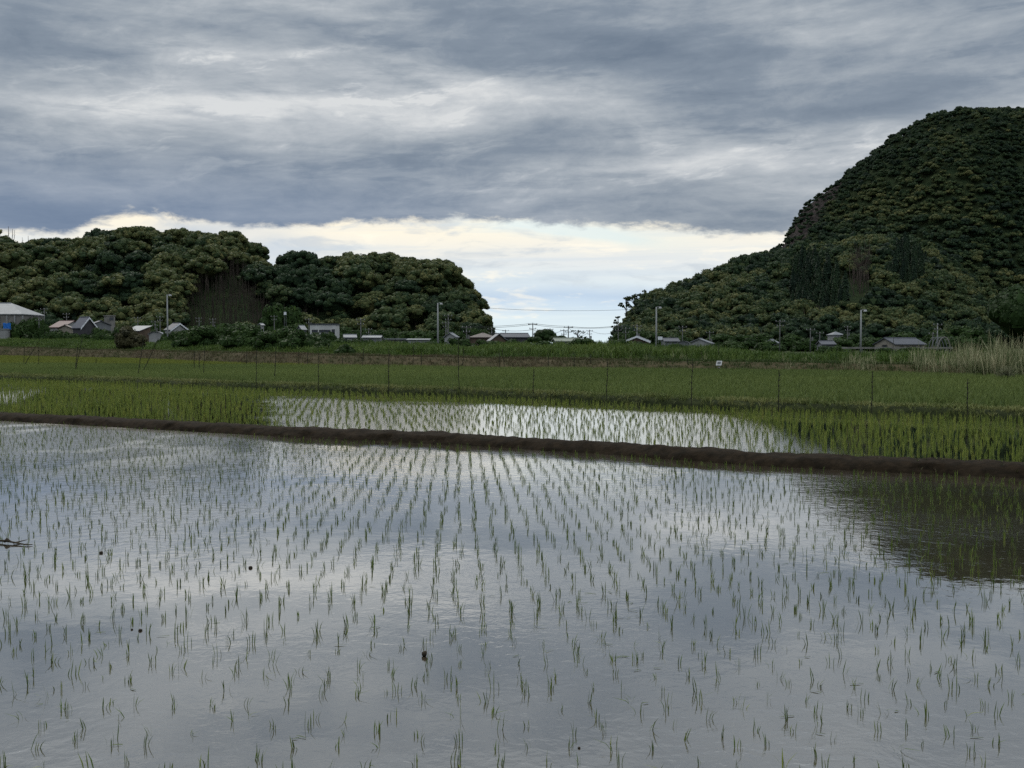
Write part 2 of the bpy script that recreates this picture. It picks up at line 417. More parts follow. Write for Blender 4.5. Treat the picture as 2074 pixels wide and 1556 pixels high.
# ground: one sheet to the horizon, lower under the paddies, level with the village beyond the levee
gx = np.concatenate([-np.geomspace(4000, 120, 18), np.linspace(-110, 110, 60), np.geomspace(120, 4000, 18)])
def levee_line(X): return L4(np.clip(X, -95, 60))
gr = [(np.full(gx.shape, -4000.), -.35), (np.full(gx.shape, -60.), -.35)]
lv = levee_line(gx)
gr += [(lv + 4, -.35), (lv + 30, .45), (np.maximum(lv, 100) + 250, .45), (np.full(gx.shape, 1500.), .45), (np.full(gx.shape, 7000.), .45)]
tag(sheet('ground', gx, gr, M['ground']), 'flat ground of the plain reaching to the hills', kind='structure')

# paddies
xn = np.linspace(-60, 34, 60)
tag(sheet('water', xn, [(np.full(xn.shape, 2.2), 0.0), (np.maximum(L1(xn) + .1, 2.4), 0.0)], M['water_near']), 'rippled water of the near flooded paddy', kind='structure')
x2 = np.linspace(-75, 34, 60)
tag(sheet('water', x2, [(L1(x2) + .5, ZW2), (L2(x2) + .15, ZW2)], M['water_far']), 'water of the second paddy between two banks', kind='structure')
# near earth edge under the viewer
xe = np.linspace(-30, 30, 90)
tag(sheet('near_bank', xe, [(np.full(xe.shape, -3.), .32), (1.6 + .08 * nz(xe, .8, 3), .30), (2.3 + .1 * nz(xe, .8, 4), -.08)], M['bank']), 'grassy earth edge in front of the near paddy', kind='structure')

# brown mud dike between the paddies, fresh and lumpy
xd = np.linspace(-60, 34, 900)
rows = []
prof = [(-.06, -.10), (.02, .015), (.09, .075), (.15, .125), (.26, .158), (.44, .168), (.60, .158), (.70, .125), (.82, .03)]
for k, (off, z) in enumerate(prof):
    j = nz(xd, 1.5, k * .37 + 1, 4)
    lump_ = .026 * nz(xd, 1.3, k * .6 + 5, 4) + .030 * nz(xd, 6.5, k * 1.9 + 5, 5)
    rows.append((L1(xd) + (off + .05 * j + .025 * nz(xd, 5.0, k * 2.3 + 8, 3)) * SEC, z + lump_ * (0 < k < 8)))
dike = tag(sheet('mud_dike', xd, rows, M['mud']), 'long low dike of bare dark brown mud between the two paddies', kind='structure')
# grassy bank behind the second paddy
xb = np.linspace(-80, 36, 500)
rows = []
for k, (off, z) in enumerate([(-.02, .0), (.06, .14), (.16, .22), (.4, .28), (.8, .27), (1.1, .19)]):
    rows.append((L2(xb) + (off + .05 * nz(xb, .9, k * .5 + 2, 3)) * SEC, z + .03 * nz(xb, .7, k + 3, 3) * (0 < k < 5)))
tag(sheet('grassy_bank', xb, rows, M['bank']), 'low grassy bank between the second paddy and the green field', kind='structure')
# green field and pale strip
xf = np.linspace(-110, 45, 120)
tag(sheet('field', xf, [(L2(xf) + .9, ZF), (L3(xf) + .2, ZF)], M['field']), 'dense green field behind the grassy bank', kind='structure')
x4 = np.linspace(-110, 8, 80)
tag(sheet('field', x4, [(L3(x4) + .15, ZF + .004), (np.maximum(L4(x4), L3(x4) + .16) + .3, ZF + .004)], M['field']), 'pale green strip of field at the far left', kind='structure')

# levee: dry slope, then a green mound behind it; heights from the photo's edges
top_px = [(-300, 697), (0, 702), (260, 709), (520, 713), (800, 719), (960, 722), (1240, 727), (1480, 729), (1740, 733), (2074, 738), (2400, 745)]
mound_px = [(-300, 683), (0, 684), (220, 686), (400, 691), (700, 690), (960, 690), (1060, 688), (1140, 685), (1230, 685), (1330, 693), (1420, 699), (1520, 703), (1700, 706), (1850, 708), (2074, 708), (2400, 710)]
def prof_over_x(pts, off, drop):
    xs, zs = [], []
    for x, y in pts:
        d = hit(x, L4, off); xs.append((x - CX) / F * d); zs.append(zat(y, d) - drop)
    o = np.argsort(xs)
    return np.array(xs)[o], np.array(zs)[o]
tx, tz = prof_over_x(top_px, 2.6, .12)
mx_, mz = prof_over_x(mound_px, 24, .75)
def topz(X): return np.interp(X, tx, tz)
def moundz(X): return np.interp(X, mx_, mz)
xl = np.linspace(-105, 60, 300)
lb = levee_line(xl)
jl = nz(xl, .15, 2, 4)
dry = tag(sheet('dry_grass_slope', xl, [(lb - .3, .15), (lb + .9 + .2 * jl, .2 + (topz(xl) - .2) * .5), (lb + 2.6 + .2 * jl, topz(xl)), (lb + 6, topz(xl) - .05), (lb + 9, topz(xl) - .35)], M['dry_slope']),
          'low slope of dry reddish grass below the green levee', kind='structure')
tag(sheet('levee', xl, [(lb + 8.5, topz(xl) - .5), (lb + 12, topz(xl) * .6 + moundz(xl) * .4), (lb + 18, topz(xl) * .2 + moundz(xl) * .8), (lb + 24 + jl, moundz(xl)), (lb + 32, moundz(xl) * .9), (lb + 48, .3)], M['levee_soil']),
    'overgrown green levee in front of the village', kind='structure')

# ------------------------------------------------------------------ blades of grass and rice, as arrays
def blades(base, yaw, lean, h, w, curl=.5):
    """curved tapering strips of two quads each: base (N,3) and arrays"""
    n = len(base)
    d = np.stack([np.cos(yaw), np.sin(yaw), np.zeros(n)], 1)
    s = np.stack([-np.sin(yaw), np.cos(yaw), np.zeros(n)], 1)
    up = np.array([0, 0, 1.0])
    lv_ = []
    for t, wf in ((0, .8), (.55, 1.0), (1.0, .18)):
        off = d * (lean * (t + curl * (t * t - t)))[:, None] * h[:, None]
        zc = (t * h * (1 - .35 * np.minimum(lean, 1.2) * t))[:, None] * up
        c = base + off + zc
        lv_ += [c - s * (w * wf * .5)[:, None], c + s * (w * wf * .5)[:, None]]
    v = np.stack(lv_, 1).reshape(-1, 3)
    i = np.arange(n)[:, None] * 6
    q = np.concatenate([i + np.array([[0, 1, 3, 2]]), i + np.array([[2, 3, 5, 4]])], 1).reshape(-1, 4)
    return v, q
def tuft_cloud(bases, per, h, hvar, w, lean, spread, tint, tvar):
    """'per' blades around each base point (heights may be arrays)"""
    n = len(bases); N = n * per
    b = np.repeat(bases, per, 0)
    yaw = rng.uniform(0, 2 * math.pi, N)
    r = spread * np.sqrt(rng.random(N)); a = rng.uniform(0, 2 * math.pi, N)
    b = b + np.stack([r * np.cos(a), r * np.sin(a), np.zeros(N)], 1)
    hh = np.repeat(np.broadcast_to(h, (n,)), per) * (1 + hvar * rng.uniform(-1, 1, N))
    ln = np.abs(rng.normal(lean, lean * .6, N))
    v, q = blades(b, yaw, ln, hh, w * (1 + .3 * rng.uniform(-1, 1, N)))
    t = np.clip(np.repeat(np.broadcast_to(tint, (n,)), per) + rng.normal(0, tvar, N), 0, 1)
    return v, q, np.repeat(t, 2)
def in_view(p, m=120, top=-400, bot=1700):
    q = to_px(p); return (q[:, 0] > -m) & (q[:, 0] < 2074 + m) & (q[:, 1] > top) & (q[:, 1] < bot) & (p[:, 1] > 1)
def stuff(name, arrays, mat, label, cat):
    vs, qs, ts, o = [], [], [], 0
    for v, q, t in arrays:
        vs.append(v); qs.append(q + o); ts.append(t); o += len(v)
    return tag(link(name, raw_mesh(name, np.concatenate(vs), [np.concatenate(qs)], False, np.concatenate(ts)), [mat]), label, cat, kind='stuff')
def vnoise(p, s, seed=0.0): return np.array([mnoise.fractal((float(x) * s, float(y) * s, seed), 1.0, 2.0, 3) for x, y in p[:, :2]])
def scatter(X0, X1, lo, hi, dens, zf):
    """random points between two edges"""
    n = 0; out = []
    Y0 = float(min(lo(np.linspace(X0, X1, 50)).min(), 0)); 
    area_x = np.linspace(X0, X1, 400); wd = np.maximum(hi(area_x) - lo(area_x), 0)
    N = int((wd.sum() * (area_x[1] - area_x[0])) * dens)
    cdf = np.cumsum(wd); cdf /= cdf[-1]
    X = np.interp(rng.random(N), cdf, area_x); a, b_ = lo(X), hi(X)
    t = rng.random(N); Y = a + (b_ - a) * t
    p = np.stack([X, Y, zf(X, Y, t)], 1)
    return p[in_view(p, 420)]

# --- near paddy seedlings: rows 18 cm apart running away from the viewer, 30 cm within the row
def rice_grid(dx, dy, vpx, lo, hi, jx, jy, ymin, ymax):
    t = (vpx - CX) / F
    ys = np.arange(ymin, ymax, dy); xs = np.arange(-60, 150, dx)
    Xg, Yg = np.meshgrid(xs, ys)
    Xg = Xg + rng.normal(0, jx, Xg.shape); Yg = Yg + rng.normal(0, jy, Yg.shape) + (np.arange(len(xs)) % 2)[None, :] * dy * .13
    Xg = Xg + Yg * t
    X, Y = Xg.ravel(), Yg.ravel()
    k = (Y > lo(X)) & (Y < hi(X))
    p = np.stack([X[k], Y[k], np.zeros(k.sum())], 1)
    return p[in_view(p, 560, -400, 2200)]
pts = rice_grid(.178, .205, 930, lambda X: X * 0 + 3.6, lambda X: L1(X) - .12, .020, .05, 3.6, 40)
pts = pts[rng.random(len(pts)) > .07]
pts = pts[np.argsort(np.hypot(pts[:, 0], pts[:, 1]))]
vis = in_view(pts, 6, -100, 1562)
pick = np.nonzero(vis)[0][:300]; near = pts[pick]
rest = np.delete(pts, pick, 0)
rest[:, 2] = -.01
def seedling_mesh(name):
    n = int(rng.choice([3, 4, 5, 6], p=[.38, .32, .20, .10]))
    b0 = np.zeros((n, 3)); b0[:, 0] = rng.normal(0, .010, n); b0[:, 1] = rng.normal(0, .010, n); b0[:, 2] = -.01
    lean = np.abs(rng.normal(.22, .20, n))
    if rng.random() < .16: lean[0] = rng.uniform(.9, 1.6)
    yaw = rng.normal(rng.uniform(0, 6.28), 1.3, n)
    v, q = blades(b0, yaw, lean, rng.uniform(.045, .098, n) * rng.uniform(.75, 1.1), rng.uniform(.003, .0055, n), .9)
    return raw_mesh(name, v, [q], False, np.repeat(np.clip(rng.normal(.45, .22, n), 0, 1), 2))
protos = [seedling_mesh('rice_seedling') for _ in range(40)]
for m_ in protos: m_.materials.append(M['blade_near'])
for i, p in enumerate(near):
    o = bpy.data.objects.new('rice_seedling', protos[i % 40]); col.objects.link(o)
    o.location = p; o.rotation_euler = (rng.normal(0, .10), rng.normal(0, .10), rng.uniform(0, 6.28))
    s_ = rng.uniform(.75, 1.25); o.scale = (s_, s_, s_)
    tag(o, 'thin green rice seedling standing alone in the near rippled water, close to the viewer', 'rice plant', 'rice seedlings nearest the viewer')
arr = []
per = 4
v, q, t = tuft_cloud(rest, per, rng.uniform(.05, .10, len(rest)), .28, .0056, .24, .016, rng.normal(.40, .12, len(rest)), .15)
stuff('rice_seedlings', [(v, q, t)], M['blade_near'], 'rows of rice seedlings further out in the near flooded paddy', 'rice plants')
# --- second paddy: bushier young rice
p2 = rice_grid(.23, .29, 700, lambda X: L1(X) + 1.15, lambda X: L2(X) - .10, .045, .06, 6, 70)
p2[:, 2] = ZW2 - .01
dist2 = p2[:, 1]
hgt = .155 + .05 * vnoise(p2, .25, 4.0)
mid = to_px(p2)[:, 0]
hgt *= np.interp(mid + 60 * rng.normal(size=len(mid)), [380, 640, 1420, 1640], [.92, .62, .62, .95])
v, q, t = tuft_cloud(p2, 6, hgt * 1.0, .24, .0085, .17, .022, rng.normal(.5, .14, len(p2)), .18)
stuff('young_rice', [(v, q, t)], M['blade_second'], 'rows of bushy yellow green young rice in the second paddy', 'rice plants')
# --- green field: dense
p3 = scatter(-60, 30, lambda X: L2(X) + 1.3, lambda X: L3(X), 16, lambda X, Y, t: np.full(X.shape, ZF))
v, q, t = tuft_cloud(p3, 5, .26 + .06 * vnoise(p3, .12, 8), .25, .022, .30, .10, .5 + .25 * vnoise(p3, .06, 2), .15)
stuff('field_grass', [(v, q, t)], M['blade_field'], 'dense dark green crop covering the field behind the grassy bank', 'crop')
p4 = scatter(-100, -5, lambda X: L3(X) + .3, lambda X: np.maximum(L4(X), L3(X) + .31), 8, lambda X, Y, t: np.full(X.shape, ZF))
v, q, t = tuft_cloud(p4, 6, .30, .2, .03, .3, .12, .5, .2)
stuff('pale_crop', [(v, q, t)], M['blade_light'], 'strip of pale yellow green rice at the far left', 'crop')
# --- grass on the banks
pb = scatter(-60, 26, lambda X: L2(X) + .0, lambda X: L2(X) + 1.2 * SEC, 75, lambda X, Y, t: np.interp(t, [0, .1, .25, .7, 1], [.06, .17, .26, .26, .2]))
v, q, t = tuft_cloud(pb, 6, .14 + .07 * vnoise(pb, .8, 6), .35, .014, .55, .06, .62 + .35 * vnoise(pb, .5, 9), .2)
stuff('bank_grass', [(v, q, t)], M['grass_bank'], 'short tufted grass on the bank behind the second paddy', 'grass')
pd = scatter(-40, 20, lambda X: L1(X) + .55, lambda X: L1(X) + .92, 60, lambda X, Y, t: np.interp(t, [0, .5, 1], [.155, .13, .05]))
nn = vnoise(pd, .5, 3); pxx = to_px(pd)[:, 0]
pd = pd[rng.random(len(pd)) < np.clip(.45 + nn * .8 + (np.abs(pxx - 1000) - 350) / 900, .10, 1)]
v, q, t = tuft_cloud(pd, 5, .07, .4, .007, .6, .04, .40, .2)
stuff('dike_grass', [(v, q, t)], M['grass_bank'], 'thin fringe of grass along the back edge of the mud dike', 'grass')
pd2 = scatter(-40, 20, lambda X: L1(X) + .02, lambda X: L1(X) + .85, 14, lambda X, Y, t: np.interp(t, [0, .12, .3, .8, 1], [.0, .07, .15, .15, .05]))
pd2 = pd2[rng.random(len(pd2)) < np.clip(.25 + 1.3 * vnoise(pd2, .7, 21), .02, 1)]
v, q, t = tuft_cloud(pd2, 4, .06, .5, .007, .8, .03, .35, .25)
stuff('dike_weeds', [(v, q, t)], M['grass_dry'], 'sparse dry weeds and straw on the bare mud dike', 'weeds')
# --- levee vegetation
pl = scatter(-100, 45, lambda X: levee_line(X) - .2, lambda X: levee_line(X) + 5, 16, lambda X, Y, t: 0 * X)
offl = pl[:, 1] - levee_line(pl[:, 0])
pl[:, 2] = np.interp(offl, [-.3, .9, 2.6, 6], [0, .5, 1, 1]) * (topz(pl[:, 0]) - .2) + .18
v, q, t = tuft_cloud(pl, 6, .20 + .10 * vnoise(pl, .3, 6), .4, .022, .5, .16, .43 + .45 * vnoise(pl, .11, 4) - np.clip((to_px(pl)[:, 0] - 1200) / 500, 0, .6), .15)
stuff('dry_grass', [(v, q, t)], M['grass_dry'], 'short dry reddish brown grass on the low slope', 'grass')
pg = scatter(-105, 55, lambda X: levee_line(X) + 7, lambda X: levee_line(X) + 27, 5.5, lambda X, Y, t: 0 * X)
offg = pg[:, 1] - levee_line(pg[:, 0])
tzz, mzz = topz(pg[:, 0]), moundz(pg[:, 0])
pg[:, 2] = np.where(offg < 12, tzz - .5 + (tzz * .6 + mzz * .4 - tzz + .5) * np.clip((offg - 8.5) / 3.5, 0, 1), np.interp(offg, [12, 18, 24, 32], [.4, .8, 1, .9]) * mzz + np.interp(offg, [12, 18, 24], [.6, .2, 0]) * tzz) - .05
hn = vnoise(pg, .16, 12)
v, q, t = tuft_cloud(pg, 9, np.clip(.55 + .5 * hn, .18, 1.4), .4, .05, .6, .28, .45 + .4 * vnoise(pg, .1, 7), .2)
stuff('levee_weeds', [(v, q, t)], M['grass_levee'], 'tall green weeds and grass covering the levee', 'weeds')

# ------------------------------------------------------------------ tree crowns
def ico(sub):
    import bmesh
    bm = bmesh.new(); bmesh.ops.create_icosphere(bm, subdivisions=sub, radius=1.0)
    v = np.array([x.co[:] for x in bm.verts]); f = np.array([[x.index for x in fc_.verts] for fc_ in bm.faces]); bm.free()
    return v, f
ICO1, ICO2 = ico(1), ico(2)
def unit(n):
    a = rng.normal(size=(n, 3)); return a / np.linalg.norm(a, axis=1)[:, None]
def cards(c, nrm, size):
    """square leaf clumps at c facing nrm"""
    n = len(c)
    a = np.cross(nrm, unit(n)); a /= np.linalg.norm(a, axis=1)[:, None] + 1e-9
    b_ = np.cross(nrm, a)
    s = (np.broadcast_to(size, (n,)) * .5)[:, None]
    k = rng.uniform(.6, 1.0, (n, 1))
    v = np.stack([c - a * s - b_ * s * k * .4, c + a * s * .3 - b_ * s * k, c + a * s + b_ * s * k * .3, c - a * s * .25 + b_ * s * k], 1).reshape(-1, 3)
    return v, np.arange(n * 4).reshape(-1, 4)
def crown(rad, height, tint, tvar, lobes=16, cards_per=40, csize=.16, dome=.8, sphere=ICO2, bloom=0.0, lumpy=.22, small=1.0):
    """domed crown of leafy lobes, about its base at z=0; returns verts, faces by size, tint per face"""
    V_, T3, Q4, t3, t4, o = [], [], [], [], [], 0
    for k in range(lobes):
        d = unit(1)[0]; d[2] = abs(d[2]) * 1.0 - (.25 if rng.random() < .35 else 0)
        d /= np.linalg.norm(d)
        rr = rng.uniform(.30, .46) * rad * small
        c = np.array([d[0], d[1], 0]) * (rad - rr * .75) + np.array([0, 0, height - rad * dome + d[2] * (rad * dome - rr * .7)])
        if k == 0: c = np.array([0, 0, height - rad * dome]); rr = rad * .62
        lt = tint + rng.normal(0, tvar)
        sv, sf = sphere
        wob = 1 + lumpy * np.array([mnoise.noise(Vector(x * 2.3) + Vector((k * 7.1, rad * 3.3, tint * 9))) for x in sv])
        V_.append(c + sv * (rr * .93 * wob)[:, None] * np.array([1, 1, .82])); T3.append(sf + o); t3.append(np.full(len(sf), lt) + rng.normal(0, .05, len(sf))); o += len(sv)
        n = cards_per
        dd = unit(n); dd[:, 2] = np.where(dd[:, 2] < -.3, -dd[:, 2], dd[:, 2])
        cc = c + dd * (rr * rng.uniform(.88, 1.12, n))[:, None] * np.array([1, 1, .85])
        nn_ = dd + unit(n) * .55; nn_ /= np.linalg.norm(nn_, axis=1)[:, None]
        cv_, cq = cards(cc, nn_, rad * csize * rng.uniform(.6, 1.3, n))
        V_.append(cv_); Q4.append(cq + o); o += len(cv_)
        tt = lt + rng.normal(0, .10, n) + np.where(rng.random(n) < bloom, .22, 0)
        t4.append(tt)
    return np.concatenate(V_), np.concatenate(T3), np.concatenate(Q4), np.clip(np.concatenate(t3), 0, 1), np.clip(np.concatenate(t4), 0, 1)
def conifer(rad, height, tint, n=260):
    z = rng.random(n) ** .8; r = rad * (1 - z) ** .8 * rng.uniform(.75, 1.05, n) + .1; a = rng.uniform(0, 6.28, n)
    c = np.stack([r * np.cos(a), r * np.sin(a), height * (.1 + .9 * z)], 1)
    nr = np.stack([np.cos(a), np.sin(a), np.full(n, .8)], 1) + unit(n) * .4; nr /= np.linalg.norm(nr, axis=1)[:, None]
    v, q = cards(c, nr, rad * .45)
    sv, sf = ICO2
    core = sv * np.array([rad * .6, rad * .6, height * .5]) + np.array([0, 0, height * .5])
    core[:, :2] *= np.clip(1.35 - (core[:, 2:3] / height), .15, 1)
    return np.concatenate([core, v]), sf, q + len(core), np.full(len(sf), tint * .8), np.clip(tint + rng.normal(0, .06, n), 0, 1)
def trunk_mesh(h, r):
    mb = MB(); mb.tube([(0, 0, -1.5), (r * .3, 0, h * .3), (0, r * .4, h * .6)], [r, r * .7, r * .45], 6)
    for k in range(3):
        a = k * 2.1 + .4; mb.tube([(0, 0, h * (.35 + .08 * k)), (math.cos(a) * h * .2, math.sin(a) * h * .2, h * .62)], [r * .4, r * .2], 5)
    return np.array(mb.v), mb.f
KINDS = []     # (name, tint, verts, tris, quads, t3, t4) at unit size (radius 5, height 10)
for k in range(4): KINDS.append(('dark',) + crown(5, 9.5, .20, .05, 26, 30, .13, small=.68))
for k in range(4): KINDS.append(('green',) + crown(5, 9.5, .40, .08, 28, 30, .13, bloom=.10, small=.66))
for k in range(5): KINDS.append(('olive',) + crown(5, 9.0, .60, .09, 32, 28, .12, .72, bloom=.30, small=.60))
for k in range(2): KINDS.append(('conifer',) + conifer(2.6, 13, .10))
LITE = []
for k in range(4): LITE.append(('dark',) + crown(5, 9.5, .20, .05, 10, 20, .20, sphere=ICO1))
for k in range(4): LITE.append(('green',) + crown(5, 9.5, .38, .08, 11, 20, .20, sphere=ICO1, bloom=.10))
for k in range(4): LITE.append(('olive',) + crown(5, 9.0, .56, .09, 12, 20, .19, .72, sphere=ICO1, bloom=.25))
for k in range(2): LITE.append(('conifer',) + conifer(2.6, 13, .10, 120))
def idx(lst, nm): return [i for i, k in enumerate(lst) if k[0] == nm]
def kind_mesh(K, name):
    _, v, t3, q4, a3, a4 = K
    tv, tf = trunk_mesh(8.0, .32)
    o = len(v)
    tq = np.array([f for f in tf if len(f) == 4]) + o
    me = raw_mesh(name, np.concatenate([v, tv]), [t3, q4, tq], False, np.concatenate([a3, a4, np.zeros(len(tq))]),
                  np.concatenate([np.zeros(len(t3) + len(q4)), np.ones(len(tq))]))
    me.materials.append(M['tree']); me.materials.append(M['bark'])
    return me
TREE_MESH = [kind_mesh(K, 'forest_tree') for K in KINDS]

# ------------------------------------------------------------------ hills
M['hill'], gg, bs = material('hill_ground')
at = gg.new('ShaderNodeAttribute', attribute_name='rock')
n = gg.noise(world_pos(gg), .12, 6, .65); n2 = gg.noise(gg.vec(*[gg.m('MULTIPLY', s_, k) for s_, k in zip(_sep(gg, world_pos(gg)), (.25, .25, .06))]), 1, 6, .7)
soil = gg.mix(gg.smooth(n, .35, .65), (.018, .030, .014), (.030, .040, .018))
rockc = gg.mix(gg.smooth(n2, .38, .62), (.016, .016, .014), (.050, .040, .038))
bs.inputs['Specular IOR Level'].default_value = .02; gg.put(bs.inputs['Base Color'], gg.mix(at.outputs['Fac'], soil, rockc)); bs.inputs['Roughness'].default_value = .95
bp = gg.new('ShaderNodeBump'); bp.inputs['Distance'].default_value = 3.0; gg.put(bp.inputs['Height'], n2); gg.put(bs.inputs['Normal'], bp.outputs[0])

def inpoly(q, poly):
    x, y = q[:, 0], q[:, 1]; c = np.zeros(len(q), bool); j = len(poly) - 1
    for i in range(len(poly)):
        (xi, yi), (xj, yj) = poly[i], poly[j]
        k = ((yi > y) != (yj > y)) & (x < (xj - xi) * (y - yi) / (yj - yi + 1e-9) + xi); c ^= k; j = i
    return c
class Hill:
    def __init__(s, outline, D, d0, th, p, rough, seed, backdepth=120):
        s.ox = np.array([a for a, b_ in outline], float); s.oy = np.array([b_ for a, b_ in outline], float)
        s.D, s.d0, s.th, s.p, s.rough, s.seed, s.bd = D, d0, th, p, rough, seed, backdepth
    def z(s, S, Y):
        """terrain height at lateral slope S = X/Y and distance Y"""
        xpx = CX + F * S
        y = np.interp(xpx, s.ox, s.oy)
        hr = np.maximum(H + (HZ - y) / F * s.D - s.th, -1.0)
        t = np.clip((Y - s.d0) / (s.D - s.d0), 0, 1)
        up_ = np.sin(t * math.pi / 2) ** s.p
        dn = np.where(Y > s.D, np.cos(np.clip((Y - s.D) / s.bd, 0, 1) * math.pi / 2), 1.0)
        X = S * Y
        nzv = np.array([mnoise.fractal((float(a) * .012, float(b_) * .006, s.seed), 1.0, 2.0, 4) for a, b_ in zip(np.ravel(X), np.ravel(Y))]).reshape(np.shape(X))
        return .2 + hr * up_ * dn * (1 + s.rough * nzv * np.sin(t * math.pi)) 
    def mesh(s, name, label, rockpoly=None, step=7, rows=46):
        xs = np.arange(s.ox[0], s.ox[-1] + 1, step); ys = np.linspace(s.d0 - 5, s.D + s.bd, rows)
        S, Y = np.meshgrid((xs - CX) / F, ys)
        Z = s.z(S, Y)
        v = np.stack([S * Y, Y, Z], 2).reshape(-1, 3)
        n = len(xs); i = np.arange(n - 1)
        f = np.concatenate([np.stack([r * n + i, r * n + i + 1, (r + 1) * n + i + 1, (r + 1) * n + i], 1) for r in range(len(ys) - 1)])
        me = raw_mesh(name, v, [f], True)
        a = me.attributes.new('rock', 'FLOAT', 'POINT')
        rk = inpoly(to_px(v), rockpoly).astype(np.float32) if rockpoly else np.zeros(len(v), np.float32)
        a.data.foreach_set('value', rk)
        return tag(link(name, me, [M['hill']]), label, kind='structure')
    def trees(s, cell, hide=None):
        xs = (s.ox[0] - CX) / F * s.D, (s.ox[-1] - CX) / F * s.D
        nx = int((xs[1] - xs[0]) / cell); ny = int((s.D + 25 - s.d0) / cell)
        a, b_ = np.meshgrid(np.arange(nx), np.arange(ny))
        X = xs[0] + (a + rng.uniform(-.75, .75, a.shape)) * cell
        Y = s.d0 + (b_ + rng.uniform(-.75, .75, a.shape)) * cell
        S = (X / s.D).ravel(); Y = Y.ravel()
        Z = s.z(S, Y)
        p = np.stack([S * Y, Y, Z], 1)
        xpx = CX + F * S
        hr = H + (HZ - np.interp(xpx, s.ox, s.oy)) / F * s.D
        return p, hr

left_out = [(-500, 470), (-300, 460), (-100, 468), (0, 478), (20, 484), (45, 494), (75, 499), (120, 492), (170, 492), (200, 482), (240, 472), (300, 469), (360, 473), (420, 478), (470, 482), (505, 494), (530, 520), (543, 550), (556, 590), (600, 604), (625, 634), (640, 680), (650, 705)]
knoll_out = [(556, 640), (566, 548), (580, 532), (640, 529), (700, 524), (760, 522), (800, 524), (830, 523), (870, 531), (905, 548), (930, 572), (945, 584), (962, 606), (972, 634), (984, 658), (994, 680), (1005, 705)]
spur_out = [(1238, 700), (1254, 678), (1272, 652), (1288, 624), (1308, 604), (1352, 588), (1395, 574), (1425, 562), (1480, 537), (1555, 517), (1640, 500), (1720, 482), (1790, 474), (1840, 486), (1890, 512), (1950, 556), (2020, 610), (2120, 660), (2250, 700)]
mount_out = [(1480, 700), (1530, 600), (1550, 540), (1556, 512), (1559, 490), (1583, 480), (1592, 462), (1608, 430), (1626, 406), (1680, 367), (1740, 322), (1800, 272), (1850, 251), (1880, 239), (1930, 222), (2000, 213), (2074, 217), (2200, 235), (2400, 320), (2600, 460)]
hillL = Hill(left_out, 430, 325, 9.0, 1.15, .12, 2.0)
hillK = Hill(knoll_out, 410, 335, 8.0, 1.05, .10, 7.0, 80)
hillS = Hill(spur_out, 640, 430, 7.5, 1.3, .16, 4.0)
hillM = Hill(mount_out, 900, 560, 11.0, 1.65, .14, 9.0, 250)
ROCK = [(1545, 515), (1552, 488), (1600, 425), (1640, 385), (1690, 350), (1720, 345), (1690, 400), (1660, 440), (1635, 480), (1605, 505)]
SCRUB = [(1680, 360), (1760, 290), (1840, 235), (1880, 262), (1800, 330), (1740, 380), (1690, 420)]
hillL.mesh('hill', 'low wooded hill on the left')
hillK.mesh('hill', 'small wooded knoll left of the centre gap')
hillS.mesh('hill', 'wooded spur running down towards the centre gap')
hillM.mesh('mountain', 'steep wooded mountain on the right', ROCK)
HOLLOW = [(365, 640), (375, 575), (420, 560), (470, 545), (515, 572), (532, 606), (575, 632), (640, 632), (640, 660), (365, 680)]
CEDAR = [(1585, 605), (1600, 540), (1640, 515), (1700, 535), (1720, 600), (1690, 625)]
CEDAR2 = [(1800, 560), (1820, 500), (1850, 490), (1880, 540), (1850, 575)]
FAN = [(1712, 545), (1768, 545), (1760, 640), (1735, 640)]
cand = []
for hname, hl, cell in (('left hill', hillL, 5.6), ('middle knoll', hillK, 5.4), ('mountain spur', hillS, 5.4), ('right mountain', hillM, 4.7)):
    p, hr = hl.trees(cell)
    q = to_px(p + np.array([0, 0, 5.0]))
    keep = (hr > 5) & (q[:, 0] > -260) & (q[:, 0] < 2380)
    keep &= ~inpoly(q, HOLLOW) & ~inpoly(q, FAN)
    rock = inpoly(q, ROCK); scrub = inpoly(q, SCRUB)
    keep &= ~(rock & (rng.random(len(p)) < .38) & (hname == 'right mountain'))
    oli = vnoise(p, .022, 3.3) + .22 * rng.normal(size=len(p)) + {'left hill': .10, 'middle knoll': .12, 'mountain spur': -.10, 'right mountain': -.12}[hname]
    for k in np.nonzero(keep)[0]:
        kd = 'olive' if oli[k] > .06 else ('green' if oli[k] > -.16 else 'dark')
        if hname == 'right mountain' and (rock[k] or scrub[k]): kd = 'dark'
        if hname in ('mountain spur', 'right mountain') and (inpoly(q[k:k + 1], CEDAR)[0] or inpoly(q[k:k + 1], CEDAR2)[0]): kd = 'conifer'
        sz = float(np.clip(rng.lognormal(-.22, .24), .45, 1.25)) * (.74 if hname == 'right mountain' else .9 if hname == 'mountain spur' else 1.0) * (.62 if rock[k] and hname == 'right mountain' else 1.0)
        sz *= min(1.0, .45 + hr[k] / 28.0)
        if hname == 'right mountain': sz *= float(np.interp(p[k, 2], [60, 150], [1.0, .82]))
        off = q[k, 0] < -40 or q[k, 0] > 2110 or q[k, 1] < -20
        cand.append((0.0 if off else sz / p[k, 1], hname, kd, p[k], sz, hl.D))
cand.sort(key=lambda c: -c[0])
LOOK = {'dark': 'dark green broadleaf tree', 'green': 'mid green broadleaf tree', 'olive': 'olive yellow flowering broadleaf tree', 'conifer': 'dark pointed conifer'}
WHERE = {'left hill': 'on the wooded hill at the left', 'middle knoll': 'on the small knoll left of the gap', 'mountain spur': 'on the spur below the right mountain', 'right mountain': 'on the high right mountain'}
count = 0; far = {}
